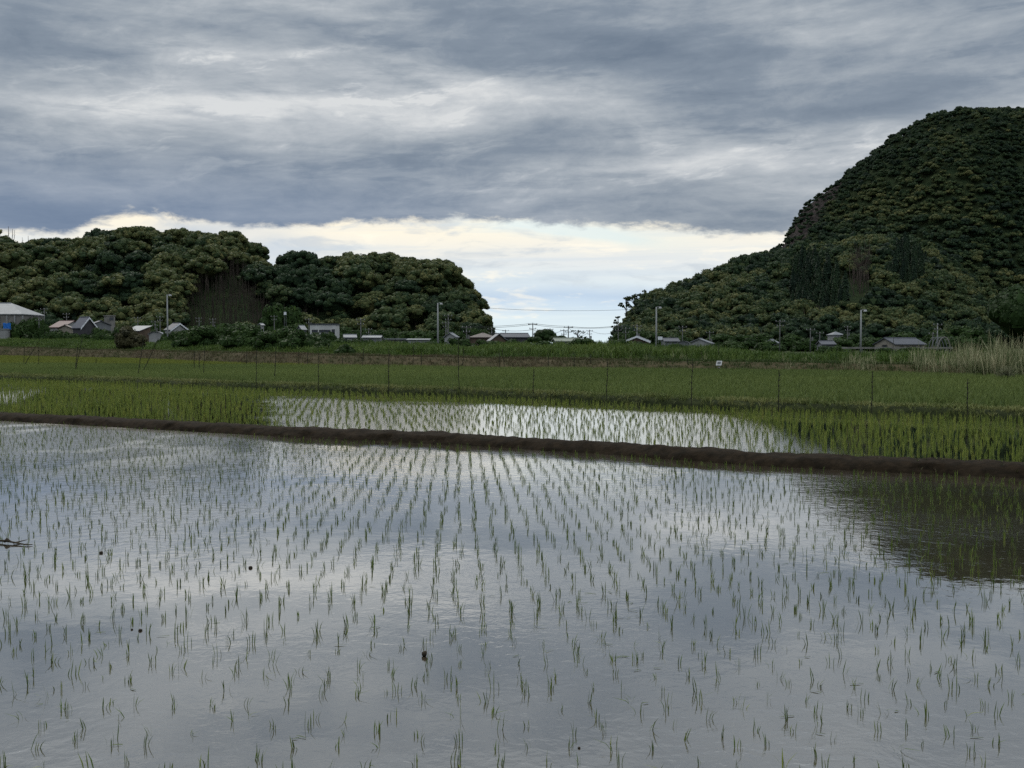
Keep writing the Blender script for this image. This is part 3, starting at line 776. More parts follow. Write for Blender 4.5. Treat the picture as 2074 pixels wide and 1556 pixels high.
for sc0, hn_, kd, p, sz, D_ in cand:
    if count < 300 and p[1] < D_ + 4:
        count += 1
        me = TREE_MESH[int(rng.choice(idx(KINDS, kd)))]
        o = bpy.data.objects.new('conifer' if kd == 'conifer' else 'broadleaf_tree', me); col.objects.link(o)
        o.location = p; o.rotation_euler = (0, 0, rng.uniform(0, 6.28)); o.scale = (sz * rng.uniform(.9, 1.15), sz * rng.uniform(.9, 1.15), sz * rng.uniform(.9, 1.1))
        tag(o, LOOK[kd] + ' ' + WHERE[hn_], 'tree', kd + ' trees ' + WHERE[hn_])
    else:
        far.setdefault(hn_, []).append((kd, p, sz))
for hn_, lst in far.items():
    V_, T3, Q4, a3, a4, o = [], [], [], [], [], 0
    for kd, p, sz in lst:
        K = LITE[int(rng.choice(idx(LITE, kd)))]
        a = rng.uniform(0, 6.28); c_, s_ = math.cos(a), math.sin(a)
        v = K[1] * sz * np.array([1, 1, rng.uniform(.9, 1.1)])
        v = np.stack([v[:, 0] * c_ - v[:, 1] * s_, v[:, 0] * s_ + v[:, 1] * c_, v[:, 2]], 1) + p
        V_.append(v); T3.append(K[2] + o); Q4.append(K[3] + o); j = rng.normal(0, .09); a3.append(K[4] + j); a4.append(K[5] + j); o += len(v)
    me = raw_mesh('forest', np.concatenate(V_), [np.concatenate(T3), np.concatenate(Q4)], False, np.clip(np.concatenate(a3 + a4), 0, 1))
    tag(link('forest', me, [M['tree']]), 'dense mass of treetops ' + WHERE[hn_], 'forest', kind='stuff')
print('TREES', len(cand), {k: len(v) for k, v in far.items()})

# brown leafless thicket in the hollow at the foot of the left hill, and the fan of bare stems on the spur
def sticks(name, pts_h, lean, r, label, twigs=3):
    V_, Q_, o = [], [], 0
    mb_v, mb_f = [], []
    mb = MB()
    for p, h in pts_h:
        a = rng.uniform(0, 6.28); l = abs(rng.normal(0, lean)) * h
        top = p + np.array([math.cos(a) * l, math.sin(a) * l, h])
        mid_ = (p + top) / 2 + np.array([rng.normal(0, .15), rng.normal(0, .15), 0]) * h * .12
        mb.tube([p, mid_, top], [r, r * .75, r * .3], 4)
        for k in range(twigs):
            f = rng.uniform(.45, .9); b0 = p + (top - p) * f; a2 = rng.uniform(0, 6.28); ll = h * rng.uniform(.1, .25)
            mb.tube([b0, b0 + np.array([math.cos(a2) * ll * .6, math.sin(a2) * ll * .6, ll])], [r * .45, r * .2], 3)
    return tag(mb.build(name, M['thicket'] if name == 'bare_thicket' else M['twig']), label, 'thicket', kind='stuff')
st = []
for k in range(900):
    x = rng.uniform(362, 650); y = rng.uniform(560, 668)
    if not inpoly(np.array([[x, y]]), HOLLOW)[0]: continue
    d = np.interp(y, [560, 668], [388, 330]) + rng.normal(0, 4)
    S = (x - CX) / F
    z_ = max(float(hillL.z(np.array([S]), np.array([d]))[0]), float(hillK.z(np.array([S]), np.array([d]))[0]))
    st.append((np.array([S * d, d, z_]), rng.uniform(4, 9)))
sticks('bare_thicket', st, .10, .11, 'brown leafless thicket in the dark hollow of the left hill')
st = []
for k in range(70):
    x = rng.uniform(1722, 1760); d = rng.uniform(500, 545); S = (x - CX) / F
    st.append((np.array([S * d, d, float(hillS.z(np.array([S]), np.array([d]))[0])]), rng.uniform(9, 15)))
for k in range(50):
    x = rng.uniform(1615, 1665); d = rng.uniform(455, 480); S = (x - CX) / F
    st.append((np.array([S * d, d, float(hillS.z(np.array([S]), np.array([d]))[0])]), rng.uniform(4, 8)))
sticks('bare_stems', st, .14, .13, 'pale bare stems fanning out on the mountain spur')

# ------------------------------------------------------------------ shrubs and single trees
ZV = .45                                                    # village ground
def crown_obj(name, args, mat, loc, parent=None, h0=0.0):
    v, t3, q4, a3, a4 = crown(*args[0], **args[1])
    me = raw_mesh(name, v, [t3, q4], False, np.concatenate([a3, a4]))
    o = link(name, me, [mat], parent)
    if parent is None: o.location = loc
    return o
SHRUB = []
for k in range(5):
    v, t3, q4, a3, a4 = crown(1.0, 1.35, .45, .12, 22, 60, .15, 1.0, sphere=ICO1, lumpy=.35)
    SHRUB.append(raw_mesh('shrub', v, [t3, q4], False, np.concatenate([a3, a4]))); SHRUB[-1].materials.append(M['shrub'])
v, t3, q4, a3, a4 = crown(1.0, 1.5, .5, .2, 22, 50, .14, 1.1, sphere=ICO1, lumpy=.4)
SHB = raw_mesh('shrub', v, [t3, q4], False, np.concatenate([a3, a4])); SHB.materials.append(M['shrub_brown'])
def shrub(x, ytop, ybase, wpx, d, label, group, me=None):
    m_ = me or SHRUB[int(rng.integers(len(SHRUB)))]
    o = bpy.data.objects.new('shrub', m_); col.objects.link(o)
    b_ = P(x, ybase, d); hgt_ = zat(ytop, d) - zat(ybase, d)
    o.location = b_ - np.array([0, 0, .15]); o.scale = (wpx * wpp(d) / 2, wpx * wpp(d) / 2 * rng.uniform(.8, 1.1), (hgt_ + .15) / 1.4); o.rotation_euler = (0, 0, rng.uniform(0, 6.28))
    return tag(o, label, 'shrub', group)
BUSH = 'dark green bush crowded together on the levee in front of the left hill'
for x, yt, yb, w in [(385, 668, 708, 62), (412, 657, 704, 60), (440, 660, 710, 58), (466, 664, 712, 56), (490, 652, 706, 66), (518, 660, 712, 60), (470, 684, 714, 54), (505, 690, 714, 60),
                     (545, 668, 712, 62), (575, 664, 712, 66), (606, 667, 712, 62), (636, 676, 712, 56), (560, 690, 715, 56), (600, 692, 716, 60), (410, 686, 713, 58), (655, 690, 716, 44), (540, 693, 716, 50)]:
    shrub(x, yt, yb, w * 1.2, hit(x, L4, 13 + rng.uniform(0, 7)), BUSH, 'bushes crowded on the levee')
shrub(258, 664, 707, 56, hit(258, L4, 11), 'brownish shrub standing alone on the levee left of the bush clump', None, SHB)
shrub(283, 680, 707, 40, hit(283, L4, 12), 'smaller brownish shrub beside the taller one on the levee', None, SHB)
shrub(700, 697, 719, 46, hit(700, L4, 9), 'small round bush on the levee right of the bush clump', None)
shrub(1180, 684, 712, 70, hit(1180, L4, 20), 'broad low green bush on the levee in the centre gap', None)
shrub(1100, 690, 712, 60, hit(1100, L4, 20), 'low green bush on the levee below the dark round trees', None)
shrub(1260, 688, 712, 60, hit(1260, L4, 20), 'low green bush on the levee at the foot of the spur', None)
FRONT = 'low leafy shrub growing right in front of the village houses'
for x, yt, w, d in [(100, 670, 34, 225), (126, 672, 34, 224), (150, 675, 30, 222), (174, 676, 30, 222), (200, 672, 34, 222), (262, 676, 40, 216), (285, 679, 26, 212), (340, 674, 34, 216), (362, 668, 40, 216), (640, 674, 34, 216), (664, 671, 34, 218), (690, 684, 34, 196), (716, 686, 34, 196),
                    (745, 687, 30, 198), (780, 689, 40, 198), (812, 690, 34, 198), (845, 693, 36, 190), (872, 690, 30, 190), (915, 685, 34, 190), (940, 686, 30, 190), (972, 688, 36, 186), (1000, 690, 40, 186), (1040, 687, 40, 190), (1064, 690, 36, 186), (1290, 691, 44, 186), (1370, 696, 34, 180), (1400, 699, 34, 178), (1440, 698, 34, 178), (1672, 700, 34, 170), (1700, 701, 40, 165), (1795, 704, 40, 150), (1850, 703, 50, 150)]:
    shrub(x, yt, 700 - (ZV - H) / wpp(d), w * 1.3, d, FRONT, 'low shrubs in front of the village houses')
# dark garden greenery among and behind the village houses
GARD = 'dark shrub growing among the village houses below the left hills'
for x, yt, w, d in [(30, 652, 50, 235), (52, 645, 44, 240), (74, 642, 42, 245), (88, 655, 34, 236), (118, 668, 30, 232), (135, 672, 30, 228), (195, 664, 40, 226), (215, 666, 40, 226), (238, 664, 36, 226), (222, 676, 50, 222),
                    (112, 655, 30, 290), (180, 640, 40, 300), (285, 650, 46, 280), (310, 648, 40, 290), (350, 655, 40, 300), (395, 660, 50, 290), (310, 668, 34, 250), (455, 655, 60, 300), (600, 655, 60, 300), (556, 612, 60, 318), (582, 618, 60, 322), (640, 662, 44, 260), (672, 666, 40, 245),
                    (696, 660, 46, 300), (716, 668, 44, 280), (742, 664, 50, 300), (770, 668, 50, 290), (798, 664, 50, 300), (826, 670, 46, 280), (850, 668, 50, 300), (878, 670, 46, 280), (905, 664, 50, 300), (930, 672, 40, 270), (955, 664, 44, 300), (976, 668, 36, 300), (700, 682, 36, 225), (790, 684, 40, 240), (850, 682, 40, 240)]:
    shrub(x, yt, zat(0, 1) and 700 - (ZV - H) / wpp(d), w * 1.25, d, GARD, 'garden shrubs below the left hills')
GARD2 = 'dark shrub at the foot of the right mountain behind the houses'
for x, yt, w, d in [(1262, 672, 46, 280), (1290, 668, 50, 300), (1340, 672, 50, 290), (1372, 676, 44, 270), (1460, 676, 60, 270), (1500, 678, 60, 250), (1540, 674, 60, 280), (1600, 676, 60, 270), (1632, 684, 44, 230), (1700, 686, 50, 230), (1720, 676, 60, 290),
                    (1768, 682, 44, 240), (1830, 672, 60, 300), (1900, 668, 60, 260), (1940, 660, 70, 240), (1980, 664, 60, 220), (1560, 690, 50, 210), (1480, 692, 44, 210)]:
    shrub(x, yt, 700 - (ZV - H) / wpp(d), w * 1.3, d, GARD2, 'shrubs at the foot of the mountain')

def single_tree(x, ytop, ybase, wpx, d, label, tint=.25, lobes=26, cards_=60, open_=False, mat='shrub', csize=.10):
    z0 = zat(ybase, d); h = zat(ytop, d) - z0; rad = wpx * wpp(d) / 2
    root = empty('tree', P(x, ybase, d)); tag(root, label, 'tree')
    mb = MB(); tr = max(.10, rad * .07)
    mb.tube([(0, 0, -.3), (tr * .4, 0, h * .3), (0, tr, h * .6), (0, 0, h * .85)], [tr, tr * .8, tr * .5, tr * .2], 8)
    if open_:
        V_, T3, Q4, a3, a4, o = [], [], [], [], [], 0
        for k in range(lobes):
            a = k * 2.4; zr = rng.uniform(.35, 1.0); r = rad * (1.05 - .55 * zr) * rng.uniform(.5, 1.1)
            c = np.array([math.cos(a) * r, math.sin(a) * r, h * zr * .94])
            mb.tube([(0, 0, h * zr * .5), c * np.array([.5, .5, .9]), c], [tr * .45, tr * .3, tr * .12], 5)
            n = cards_; dd = unit(n); rr = rad * rng.uniform(.18, .32)
            cc = c + dd * (rr * rng.random(n) ** .5)[:, None] * np.array([1, 1, .6])
            v, q = cards(cc, unit(n), rad * csize * rng.uniform(.7, 1.3, n)); V_.append(v); Q4.append(q + o); o += len(v); a4.append(np.clip(rng.normal(tint, .15, n), 0, 1))
        link('crown', raw_mesh('crown', np.concatenate(V_), [np.concatenate(Q4)], False, np.concatenate(a4)), [M[mat]], root)
    else:
        for k in range(4):
            a = k * 1.7; mb.tube([(0, 0, h * .35), (math.cos(a) * rad * .5, math.sin(a) * rad * .5, h * .65)], [tr * .4, tr * .15], 5)
        crown_obj('crown', ((rad, h, tint, .10, lobes, cards_, csize), dict(dome=min(.95, h / rad * .5), lumpy=.35)), M[mat], None, root)
    mb.build('trunk', M['bark'], root, True)
    return root
single_tree(2092, 578, 712, 170, 115, 'large dark leafy tree at the right edge behind the tan reeds', .35, 60, 130, csize=.07)
single_tree(2150, 600, 712, 130, 108, 'dark tree behind the right edge tree', .35, 40, 80, csize=.08)
single_tree(1104, 667, 697, 46, 190, 'taller dark round tree among the roofs in the centre gap', .2, 22, 60)
single_tree(1131, 679, 698, 36, 186, 'lower dark round tree beside the taller one in the gap', .2, 18, 50)
single_tree(1083, 681, 698, 30, 184, 'small dark tree left of the round tree in the gap', .2, 14, 50)
single_tree(1170, 669, 695, 44, 200, 'thin open tree showing sky through its crown in the gap', .3, 12, 40, True)
for x, yt, yb, w, lab in [(1268, 598, 640, 34, 'lowest gnarled tree leaning out at the tip of the spur'), (1285, 590, 632, 40, 'open crowned tree against the sky near the tip of the spur'),
                          (1308, 586, 626, 40, 'open crowned tree third from the tip of the spur'), (1252, 640, 676, 30, 'small tree on the lowest edge of the spur beside the sky')]:
    single_tree(x, yt, yb, w, 600, lab, .35, 12, 46, True, 'tree', .16)
for x, yt, yb, w, lab in [(592, 528, 600, 52, 'dark tall tree between the left hill and the knoll'), (618, 530, 600, 56, 'dark tall tree touching the left side of the knoll'), (640, 530, 600, 50, 'dark tall tree standing against the left flank of the knoll'),
                          (606, 560, 630, 60, 'lower dark tree in the notch between hill and knoll')]:
    single_tree(x, yt, yb, w, 400, lab, .34, 20, 90, True, 'tree', .17)
for k, (x, y0, y1, r) in enumerate([(17, 459, 496, .14), (24, 464, 496, .12), (28, 466, 496, .09), (45, 481, 502, .10), (57, 478, 504, .12)]):
    mb = MB(); a, b_ = P(x - 1, y1, 430), P(x + (1.5 if k in (1, 2) else 0), y0, 430)
    mb.tube([a, (a + b_) / 2 + np.array([.15, 0, 0]), b_], [r * 1.3, r, r * .6], 6)
    mb.tube([(a + b_) / 2, (a + b_) / 2 + np.array([.7, 0, 1.2])], [r * .5, r * .2], 4)
    tag(mb.build('dead_tree', M['twig']), ['tallest bare dead trunk above the left hill', 'bare dead trunk just right of the tallest one', 'thinnest bare dead trunk of the three together on the left hill', 'short bare dead trunk standing apart on the left hill', 'bare dead trunk furthest right on the crest of the left hill'][k], 'dead tree', 'dead trunks on the left hill')

# ------------------------------------------------------------------ reeds
pr = scatter(8, 45, lambda X: L3(X) + .0, lambda X: L3(X) + 9, 15, lambda X, Y, t: np.full(X.shape, ZF) + .5 * t)
qx = to_px(pr)[:, 0]
dens = np.where(qx > 1940, .80, np.where(qx > 1846, .50, np.where((qx > 1712) & (qx < 1768), .45, np.where(qx > 1768, .06, .02))))
dens = dens * np.clip(.65 + 1.2 * vnoise(pr, .9, 5), .1, 1.3)
pr = pr[rng.random(len(pr)) < dens]; qx = to_px(pr)[:, 0]
hr_ = np.where(qx > 1940, 1.45, np.where(qx > 1838, 1.15, .8)) * (1 + .35 * vnoise(pr, .5, 2)) * rng.uniform(.6, 1.2, len(pr))
v1 = tuft_cloud(pr, 7, hr_, .35, .026, .28, .18, .55 + .4 * vnoise(pr, .8, 1), .25)
v2 = tuft_cloud(pr, 5, hr_ * .5, .3, .03, .6, .25, .12, .15)
stuff('reeds', [v1, v2], M['reed'], 'tall tan and green reeds on the slope at the right edge of the field', 'reeds')
wt = empty('pale_plant', G(2036, 771, ZF)); tag(wt, 'whitish leafy plant at the field edge in front of the reeds', 'plant')
M['pale_leaf'] = leafy('pale_leaf', [(0, (.08, .09, .045)), (1, (.20, .20, .12))])
bb = np.stack([rng.normal(0, .17, 60), rng.normal(0, .12, 60), np.zeros(60)], 1)
v, q, t = tuft_cloud(bb, 4, .55, .4, .035, .3, .05, .5, .25)
link('leaves', raw_mesh('leaves', v, [q], False, t), [M['pale_leaf']], wt)

# ------------------------------------------------------------------ buildings
def roofmat(n, c, rib=0.0, axis=0):
    m, gg, bs = material(n)
    p = obj_pos(gg); nn_ = gg.noise(p, 1.2, 5, .65)
    c0 = gg.mix(gg.smooth(nn_, .3, .75), c, tuple(x * .68 for x in c))
    s3 = _sep(gg, p)
    w_ = gg.m('SINE', gg.m('MULTIPLY', s3[axis], 14.0))
    gg.put(bs.inputs['Base Color'], gg.mix(gg.m('MULTIPLY', gg.smooth(w_, .55, .95), .35), c0, tuple(x * .4 for x in c)))
    bs.inputs['Roughness'].default_value = .6; bs.inputs['Specular IOR Level'].default_value = .3
    return m
RM = dict(dark=roofmat('dark_roof_tiles', (.055, .060, .072)), slate=roofmat('slate_roof', (.075, .078, .095)), red=roofmat('red_brown_roof', (.11, .060, .055)), brown=roofmat('brown_roof', (.085, .065, .055)),
          pale=roofmat('pale_metal_roof', (.185, .195, .20)), grey=roofmat('grey_roof', (.15, .16, .17)), green=roofmat('greenish_roof', (.16, .18, .14)))
WM = dict(white=simple('white_wall', (.26, .26, .255), (.18, .18, .175), .6, .85), cream=simple('cream_wall', (.25, .225, .185), (.19, .17, .14), .6, .85), dark=simple('dark_wall', (.06, .058, .062), (.04, .04, .042), .6, .85),
          conc=simple('concrete', (.19, .18, .165), (.12, .115, .105), .7, .9), grey=simple('grey_wall', (.16, .165, .17), (.11, .115, .12), .5, .85), wood=simple('wood_wall', (.10, .075, .055), (.06, .045, .035), 1.0, .85))
M['glass'] = simple('window_glass', (.02, .024, .03), (.015, .018, .022), 1, .12, spec=.5)
M['frame'] = simple('window_frame', (.30, .30, .30), (.24, .24, .24), 2, .6)
M['frame_dark'] = simple('dark_frame', (.06, .055, .05), (.04, .04, .035), 2, .6)
M['white_trim'] = simple('white_trim', (.62, .63, .65), (.52, .53, .55), 2, .6)
def house(name, label, x0, x1, yr, ye, d, W, roof, wall, style='gable', rz=0.0, wins=(), yb=None, cat='house', over=.45, trim=None, pit=None, dark_frame=False):
    """x0..x1 photo columns covered, yr ridge row, ye eave row at distance d; W depth in metres; the ridge runs along local x"""
    span = (x1 - x0) * wpp(d); c, s = abs(math.cos(rz)), abs(math.sin(rz))
    L = max((span - W * s) / max(c, .15), 1.0)
    base = P((x0 + x1) / 2, 700, d + W * .5); zb = ZV if yb is None else zat(yb, d)
    root = empty(name, (base[0] * (d / (d + W * .5)), base[1], zb), rz); tag(root, label, cat)
    he, hr = zat(ye, d) - zb, zat(yr, d) - zb
    l, w = L / 2 - over * .6, W / 2 - over * .6
    mb = MB()
    if style in ('gable', 'barrel', 'mono'):
        if style == 'gable':
            prof_ = [(-w, 0), (w, 0), (w, he), (0, hr - .08), (-w, he)]
        elif style == 'mono':
            prof_ = [(-w, 0), (w, 0), (w, hr - .08), (-w, he - .05)]
        else:
            prof_ = [(-w, 0), (w, 0)] + [(w * math.cos(a), he + (hr - he - .05) * math.sin(a)) for a in np.linspace(0, math.pi, 11)]
        n = len(prof_)
        vs = [(-l, y, z) for y, z in prof_] + [(l, y, z) for y, z in prof_]
        mb.add(vs, [tuple(range(n))[::-1], tuple(range(n, 2 * n))] + [(i, (i + 1) % n, n + (i + 1) % n, n + i) for i in range(n)])
    else:
        mb.box(-l, l, -w, w, 0, he)
    mb.build('wall', wall, root)
    rb = MB(); L2_, W2_, th = L / 2, W / 2, .14
    if style == 'gable':
        sl = (hr - he) / max(w, .1); zl = hr - sl * W2_
        for sg in (-1, 1):
            lo = [(-L2_, 0, hr), (L2_, 0, hr), (L2_, sg * W2_, zl), (-L2_, sg * W2_, zl)]
            if sg > 0: lo = lo[::-1]
            rb.hull8([(a, b_, z) for a, b_, z in lo], [(a, b_, z + th) for a, b_, z in lo])
        rb.tube([(-L2_, 0, hr + th), (L2_, 0, hr + th)], .12, 6)
    elif style == 'mono':
        lo = [(-L2_, -W2_, he), (L2_, -W2_, he), (L2_, W2_, hr), (-L2_, W2_, hr)]
        rb.hull8(lo, [(a, b_, z + .1) for a, b_, z in lo])
    elif style == 'hip':
        k = max(.2, L2_ - W2_ * .9)
        vs = [(-L2_, -W2_, he), (L2_, -W2_, he), (L2_, W2_, he), (-L2_, W2_, he), (-k, 0, hr), (k, 0, hr), (-L2_, -W2_, he - .18), (L2_, -W2_, he - .18), (L2_, W2_, he - .18), (-L2_, W2_, he - .18)]
        rb.add(vs, [(0, 1, 5, 4), (1, 2, 5), (2, 3, 4, 5), (3, 0, 4), (9, 8, 7, 6), (6, 7, 1, 0), (7, 8, 2, 1), (8, 9, 3, 2), (9, 6, 0, 3)])
        rb.tube([(-k, 0, hr), (k, 0, hr)], .14, 6)
    elif style == 'flat':
        rb.box(-l - .15, l + .15, -w - .15, w + .15, he + .003, he + .25)
    elif style == 'barrel':
        aa = np.linspace(-.05, math.pi + .05, 13); po = [((w + .1) * math.cos(a), he + (hr - he) * math.sin(a)) for a in aa]; pi_ = [((w + .02) * math.cos(a), he + (hr - he - .04) * math.sin(a)) for a in aa]
        n = len(po); vs = [(x, y, z) for x in (-L2_, L2_) for y, z in po + pi_]
        fs = []
        for i in range(n - 1):
            fs += [(i, i + 1, 2 * n + i + 1, 2 * n + i), (n + i + 1, n + i, 3 * n + i, 3 * n + i + 1), (i + 1, i, n + i, n + i + 1), (2 * n + i, 2 * n + i + 1, 3 * n + i + 1, 3 * n + i)]
        rb.add(vs, fs)
    rf = rb.build('roof', roof, root)
    if trim and style == 'gable':
        tb = MB()
        for sg in (-1, 1):
            xx = L2_ + .004 if trim == 'r' else -L2_ - .084
            lo = [(xx, 0, hr - .28), (xx + .08, 0, hr - .28), (xx + .08, sg * W2_, zl - .28), (xx, sg * W2_, zl - .28)]
            if sg > 0: lo = lo[::-1]
            tb.hull8(lo, [(a, b_, z + .36) for a, b_, z in lo])
        tb.build('bargeboard', M['white_trim'], root)
    for face, u, z, ww, hh in wins:
        # each window: a frame set proud of the wall, a pane within it
        fr, pn = MB(), MB()
        def place(mb_, a0, a1, z0, z1, t0, t1):
            if face == 'f': mb_.box(a0, a1, -w - t1, -w - t0, z0, z1)
            elif face == 'l': mb_.box(-l - t1, -l - t0, a0, a1, z0, z1)
            else: mb_.box(l + t0, l + t1, a0, a1, z0, z1)
        u0 = u * (l if face == 'f' else w)
        b_ = .09
        for (a0, a1, z0, z1) in ((u0 - ww / 2, u0 - ww / 2 + b_, z, z + hh), (u0 + ww / 2 - b_, u0 + ww / 2, z, z + hh), (u0 - ww / 2 + b_, u0 + ww / 2 - b_, z, z + b_), (u0 - ww / 2 + b_, u0 + ww / 2 - b_, z + hh - b_, z + hh), (u0 - .03, u0 + .03, z + b_, z + hh - b_)):
            place(fr, a0, a1, z0, z1, .004, .07)
        f_ = fr.build('window', M['frame_dark'] if dark_frame else M['frame'], root)
        place(pn, u0 - ww / 2 + .02, u0 + ww / 2 - .02, z + .02, z + hh - .02, .003, .03)
        pn.build('pane', M['glass'], f_)
    return root
def W4(face, us, z, w, h): return [(face, u, z, w, h) for u in us]
# the big pale hall at the left edge, with pilasters
hall = house('hall', 'large pale hall with a hipped light metal roof at the left edge', -150, 46, 612, 636, 245, 12, RM['pale'], WM['conc'], 'hip', 0, W4('f', [.30, .46, .62, .78], 2.0, 1.3, 3.0), cat='hall')
hw = 196 * wpp(245) / 2
for k in range(6):
    mb = MB(); xx = hw * (.22 + .16 * k) - .2; mb.box(xx - .14, xx + .14, -6.05, -5.735, 0, zat(637, 245) - ZV - .3); mb.build('pilaster', WM['white'], hall)
tp = MB(); c0 = P(14, 661, 232); nn2 = 9
for i in range(nn2):
    for j in range(6):
        tp.v.append((c0[0] + (i / 8 - .5) * 1.7, c0[1] + .08 * math.sin(i * 1.9 + j), c0[2] + (j / 5 - .5) * 1.4 + .08 * math.sin(i * 1.3)))
tp.f = [(i * 6 + j, (i + 1) * 6 + j, (i + 1) * 6 + j + 1, i * 6 + j + 1) for i in range(nn2 - 1) for j in range(5)]
ob = tp.build('tarpaulin', simple('blue_tarpaulin', (.03, .14, .42), (.02, .10, .32), 3, .5)); sm_ = ob.modifiers.new('thick', 'SOLIDIFY'); sm_.thickness = .04
tag(ob, 'bright blue tarpaulin hanging in front of the pale hall', 'tarpaulin')
house('annex', 'low white annex below the blue tarpaulin at the left edge', -30, 12, 664, 668, 230, 4, RM['pale'], WM['white'], 'flat', 0, W4('f', [.5], 1.0, .9, .9), cat='shed')
house('house', 'house with a reddish brown roof left of the steep dark gable', 94, 152, 650, 663, 262, 8, RM['red'], WM['white'], 'gable', -.35, W4('f', [-.6, 0, .6], 1.0, 1.5, 1.3))
house('house', 'small white gabled house front in front of the red brown roof', 112, 138, 659, 665, 250, 5, RM['brown'], WM['cream'], 'gable', 1.2, W4('l', [0], .9, 1.5, 1.2))
house('house', 'house with a steep dark slate roof and white bargeboards', 139, 189, 643, 663, 240, 4.6, RM['slate'], WM['dark'], 'gable', -.60, W4('r', [-.3, .3], .8, .8, 1.2) + W4('f', [-.3, .4], .8, 1.4, 1.2), trim='r')
house('house', 'low house with a bluish grey roof right of the white bargeboards', 178, 206, 650, 658, 268, 7, RM['slate'], WM['grey'], 'gable', -.5, W4('f', [0], .8, 1.4, 1.2))
blk = house('tower_block', 'square bare concrete block rising above the roofs', 205, 233, 639, 640.5, 285, 2.6, WM['conc'], WM['conc'], 'flat', -.75, [], cat='building')
mb = MB(); lk = 1.4
mb.box(.95, 1.01, -.6, .6, zat(649, 285) - ZV, zat(643, 285) - ZV)
mb.build('opening', M['glass'], blk).location = (((28 * wpp(285)) - 2.6 * math.sin(.75)) / math.cos(.75) / 2 - .27 - .96, 0, 0)
house('shed', 'open shed with a pale sloping metal roof right of the concrete block', 247, 297, 660, 671, 228, 4.5, RM['pale'], WM['wood'], 'mono', -.30, [], cat='shed')
house('hut', 'small white hut with a rounded roof at the foot of the left lamp post', 294, 328, 671.5, 678, 222, 3.7, RM['pale'], WM['white'], 'barrel', 1.45, [], cat='hut')
house('house', 'dark roofed house with a pale gable behind the left lamp post', 328, 372, 655, 668, 255, 6, RM['dark'], WM['white'], 'gable', -.55, W4('f', [0], .9, 1.6, 1.2), trim='r')
house('house', 'tiny white house showing above the bush clump', 520, 533, 656, 659, 262, 3, RM['pale'], WM['white'], 'gable', .6, W4('f', [0], 1.2, .7, .7))
house('house', 'small house with a grey sloping roof half hidden behind the bush clump', 592, 622, 660, 668, 262, 5, RM['grey'], WM['grey'], 'gable', .5, W4('f', [0], 1.0, 1.2, 1.0))
house('building', 'flat white building with a row of dark windows below the knoll', 625, 683, 657, 658, 232, 5, RM['dark'], simple('bright_white_wall', (.42, .42, .41), (.34, .34, .33), .6, .85), 'flat', 0, W4('f', [-.62, -.08, .35], 4.3, 1.3, .6) + W4('f', [.78], 4.0, .7, 1.0), cat='building', dark_frame=True)
house('shed', 'long low grey shed roof left of the thin utility pole below the knoll', 688, 723, 679, 684, 205, 4, RM['grey'], WM['grey'], 'gable', .2, W4('f', [0], .4, 1.2, .7), cat='shed')
house('shed', 'low shed with a pale roof right of the thin utility pole', 732, 772, 681, 684.5, 212, 4, RM['pale'], WM['grey'], 'gable', 0, W4('f', [-.4, .4], .3, 1.0, .6), cat='shed')
house('shed', 'very long low shed with a thin pale roof edge below the knoll', 768, 830, 686.5, 688, 216, 4, RM['pale'], WM['dark'], 'flat', 0, [], cat='shed')
house('shed', 'long white walled shed left of the second lamp post', 822, 870, 686.8, 689, 200, 4, RM['pale'], WM['white'], 'mono', 0, [], cat='shed')
house('house', 'small grey roofed house right of the second lamp post', 900, 925, 675, 683, 230, 5, RM['grey'], WM['white'], 'gable', .7, W4('f', [0], .6, 1.0, .8))
house('house', 'house with a brown tiled roof at the right foot of the knoll', 948, 1006, 674, 683, 205, 7, RM['brown'], WM['wood'], 'hip', 0, W4('f', [-.5, .1, .6], .6, 1.2, .9))
house('shed', 'grey roof sloping down beside the brown tiled house', 985, 1030, 677, 690, 196, 4.5, RM['grey'], WM['wood'], 'gable', -.9, [], cat='shed')
house('house', 'long dark roofed house in the centre gap', 1008, 1075, 676, 683.5, 236, 7, RM['dark'], WM['dark'], 'gable', .15, W4('f', [-.4, .3], .6, 1.4, .8))
house('house', 'dark house with a square block roof behind the round trees in the gap', 1086, 1104, 669, 672, 240, 4, RM['dark'], WM['dark'], 'flat', .3, W4('f', [0], 1.0, .9, .8))
house('shed', 'low shed with a dull greenish roof right of the round trees', 1118, 1178, 686.5, 692, 172, 5, RM['green'], WM['grey'], 'gable', .1, [], cat='shed')
house('shed', 'open fronted shed with a pale gable left of the third lamp post', 1270, 1318, 681, 691, 205, 5.5, RM['grey'], WM['wood'], 'gable', 1.25, W4('l', [0], .2, 1.6, .9), cat='shed', trim='l')
house('house', 'long dark roofed house low at the foot of the spur', 1345, 1378, 686, 692, 230, 6, RM['dark'], WM['grey'], 'gable', 0, W4('f', [-.4, .4], .5, 1.2, .8))
house('hut', 'small hut with a rounded white roof right of the third lamp post', 1371, 1402, 690.5, 698, 192, 2.9, RM['pale'], WM['grey'], 'barrel', 1.35, W4('l', [0], .1, .9, .7), cat='hut')
house('house', 'grey gabled house right of the rounded white hut', 1400, 1448, 687, 696, 196, 6, RM['grey'], WM['white'], 'gable', .75, W4('l', [-.3, .3], .4, .8, .8) + W4('f', [0], .4, 1.2, .8))
house('house', 'little white fronted house among trees left of the fourth lamp post', 1681, 1712, 672, 678, 290, 4, RM['grey'], WM['white'], 'hip', .2, W4('f', [-.4, .3], 1.6, .9, .8))
house('shed', 'small dark roofed shed left of the fourth lamp post', 1664, 1695, 692, 698, 190, 4, RM['dark'], WM['grey'], 'gable', 0, W4('f', [0], .3, 1.2, .6), cat='shed')
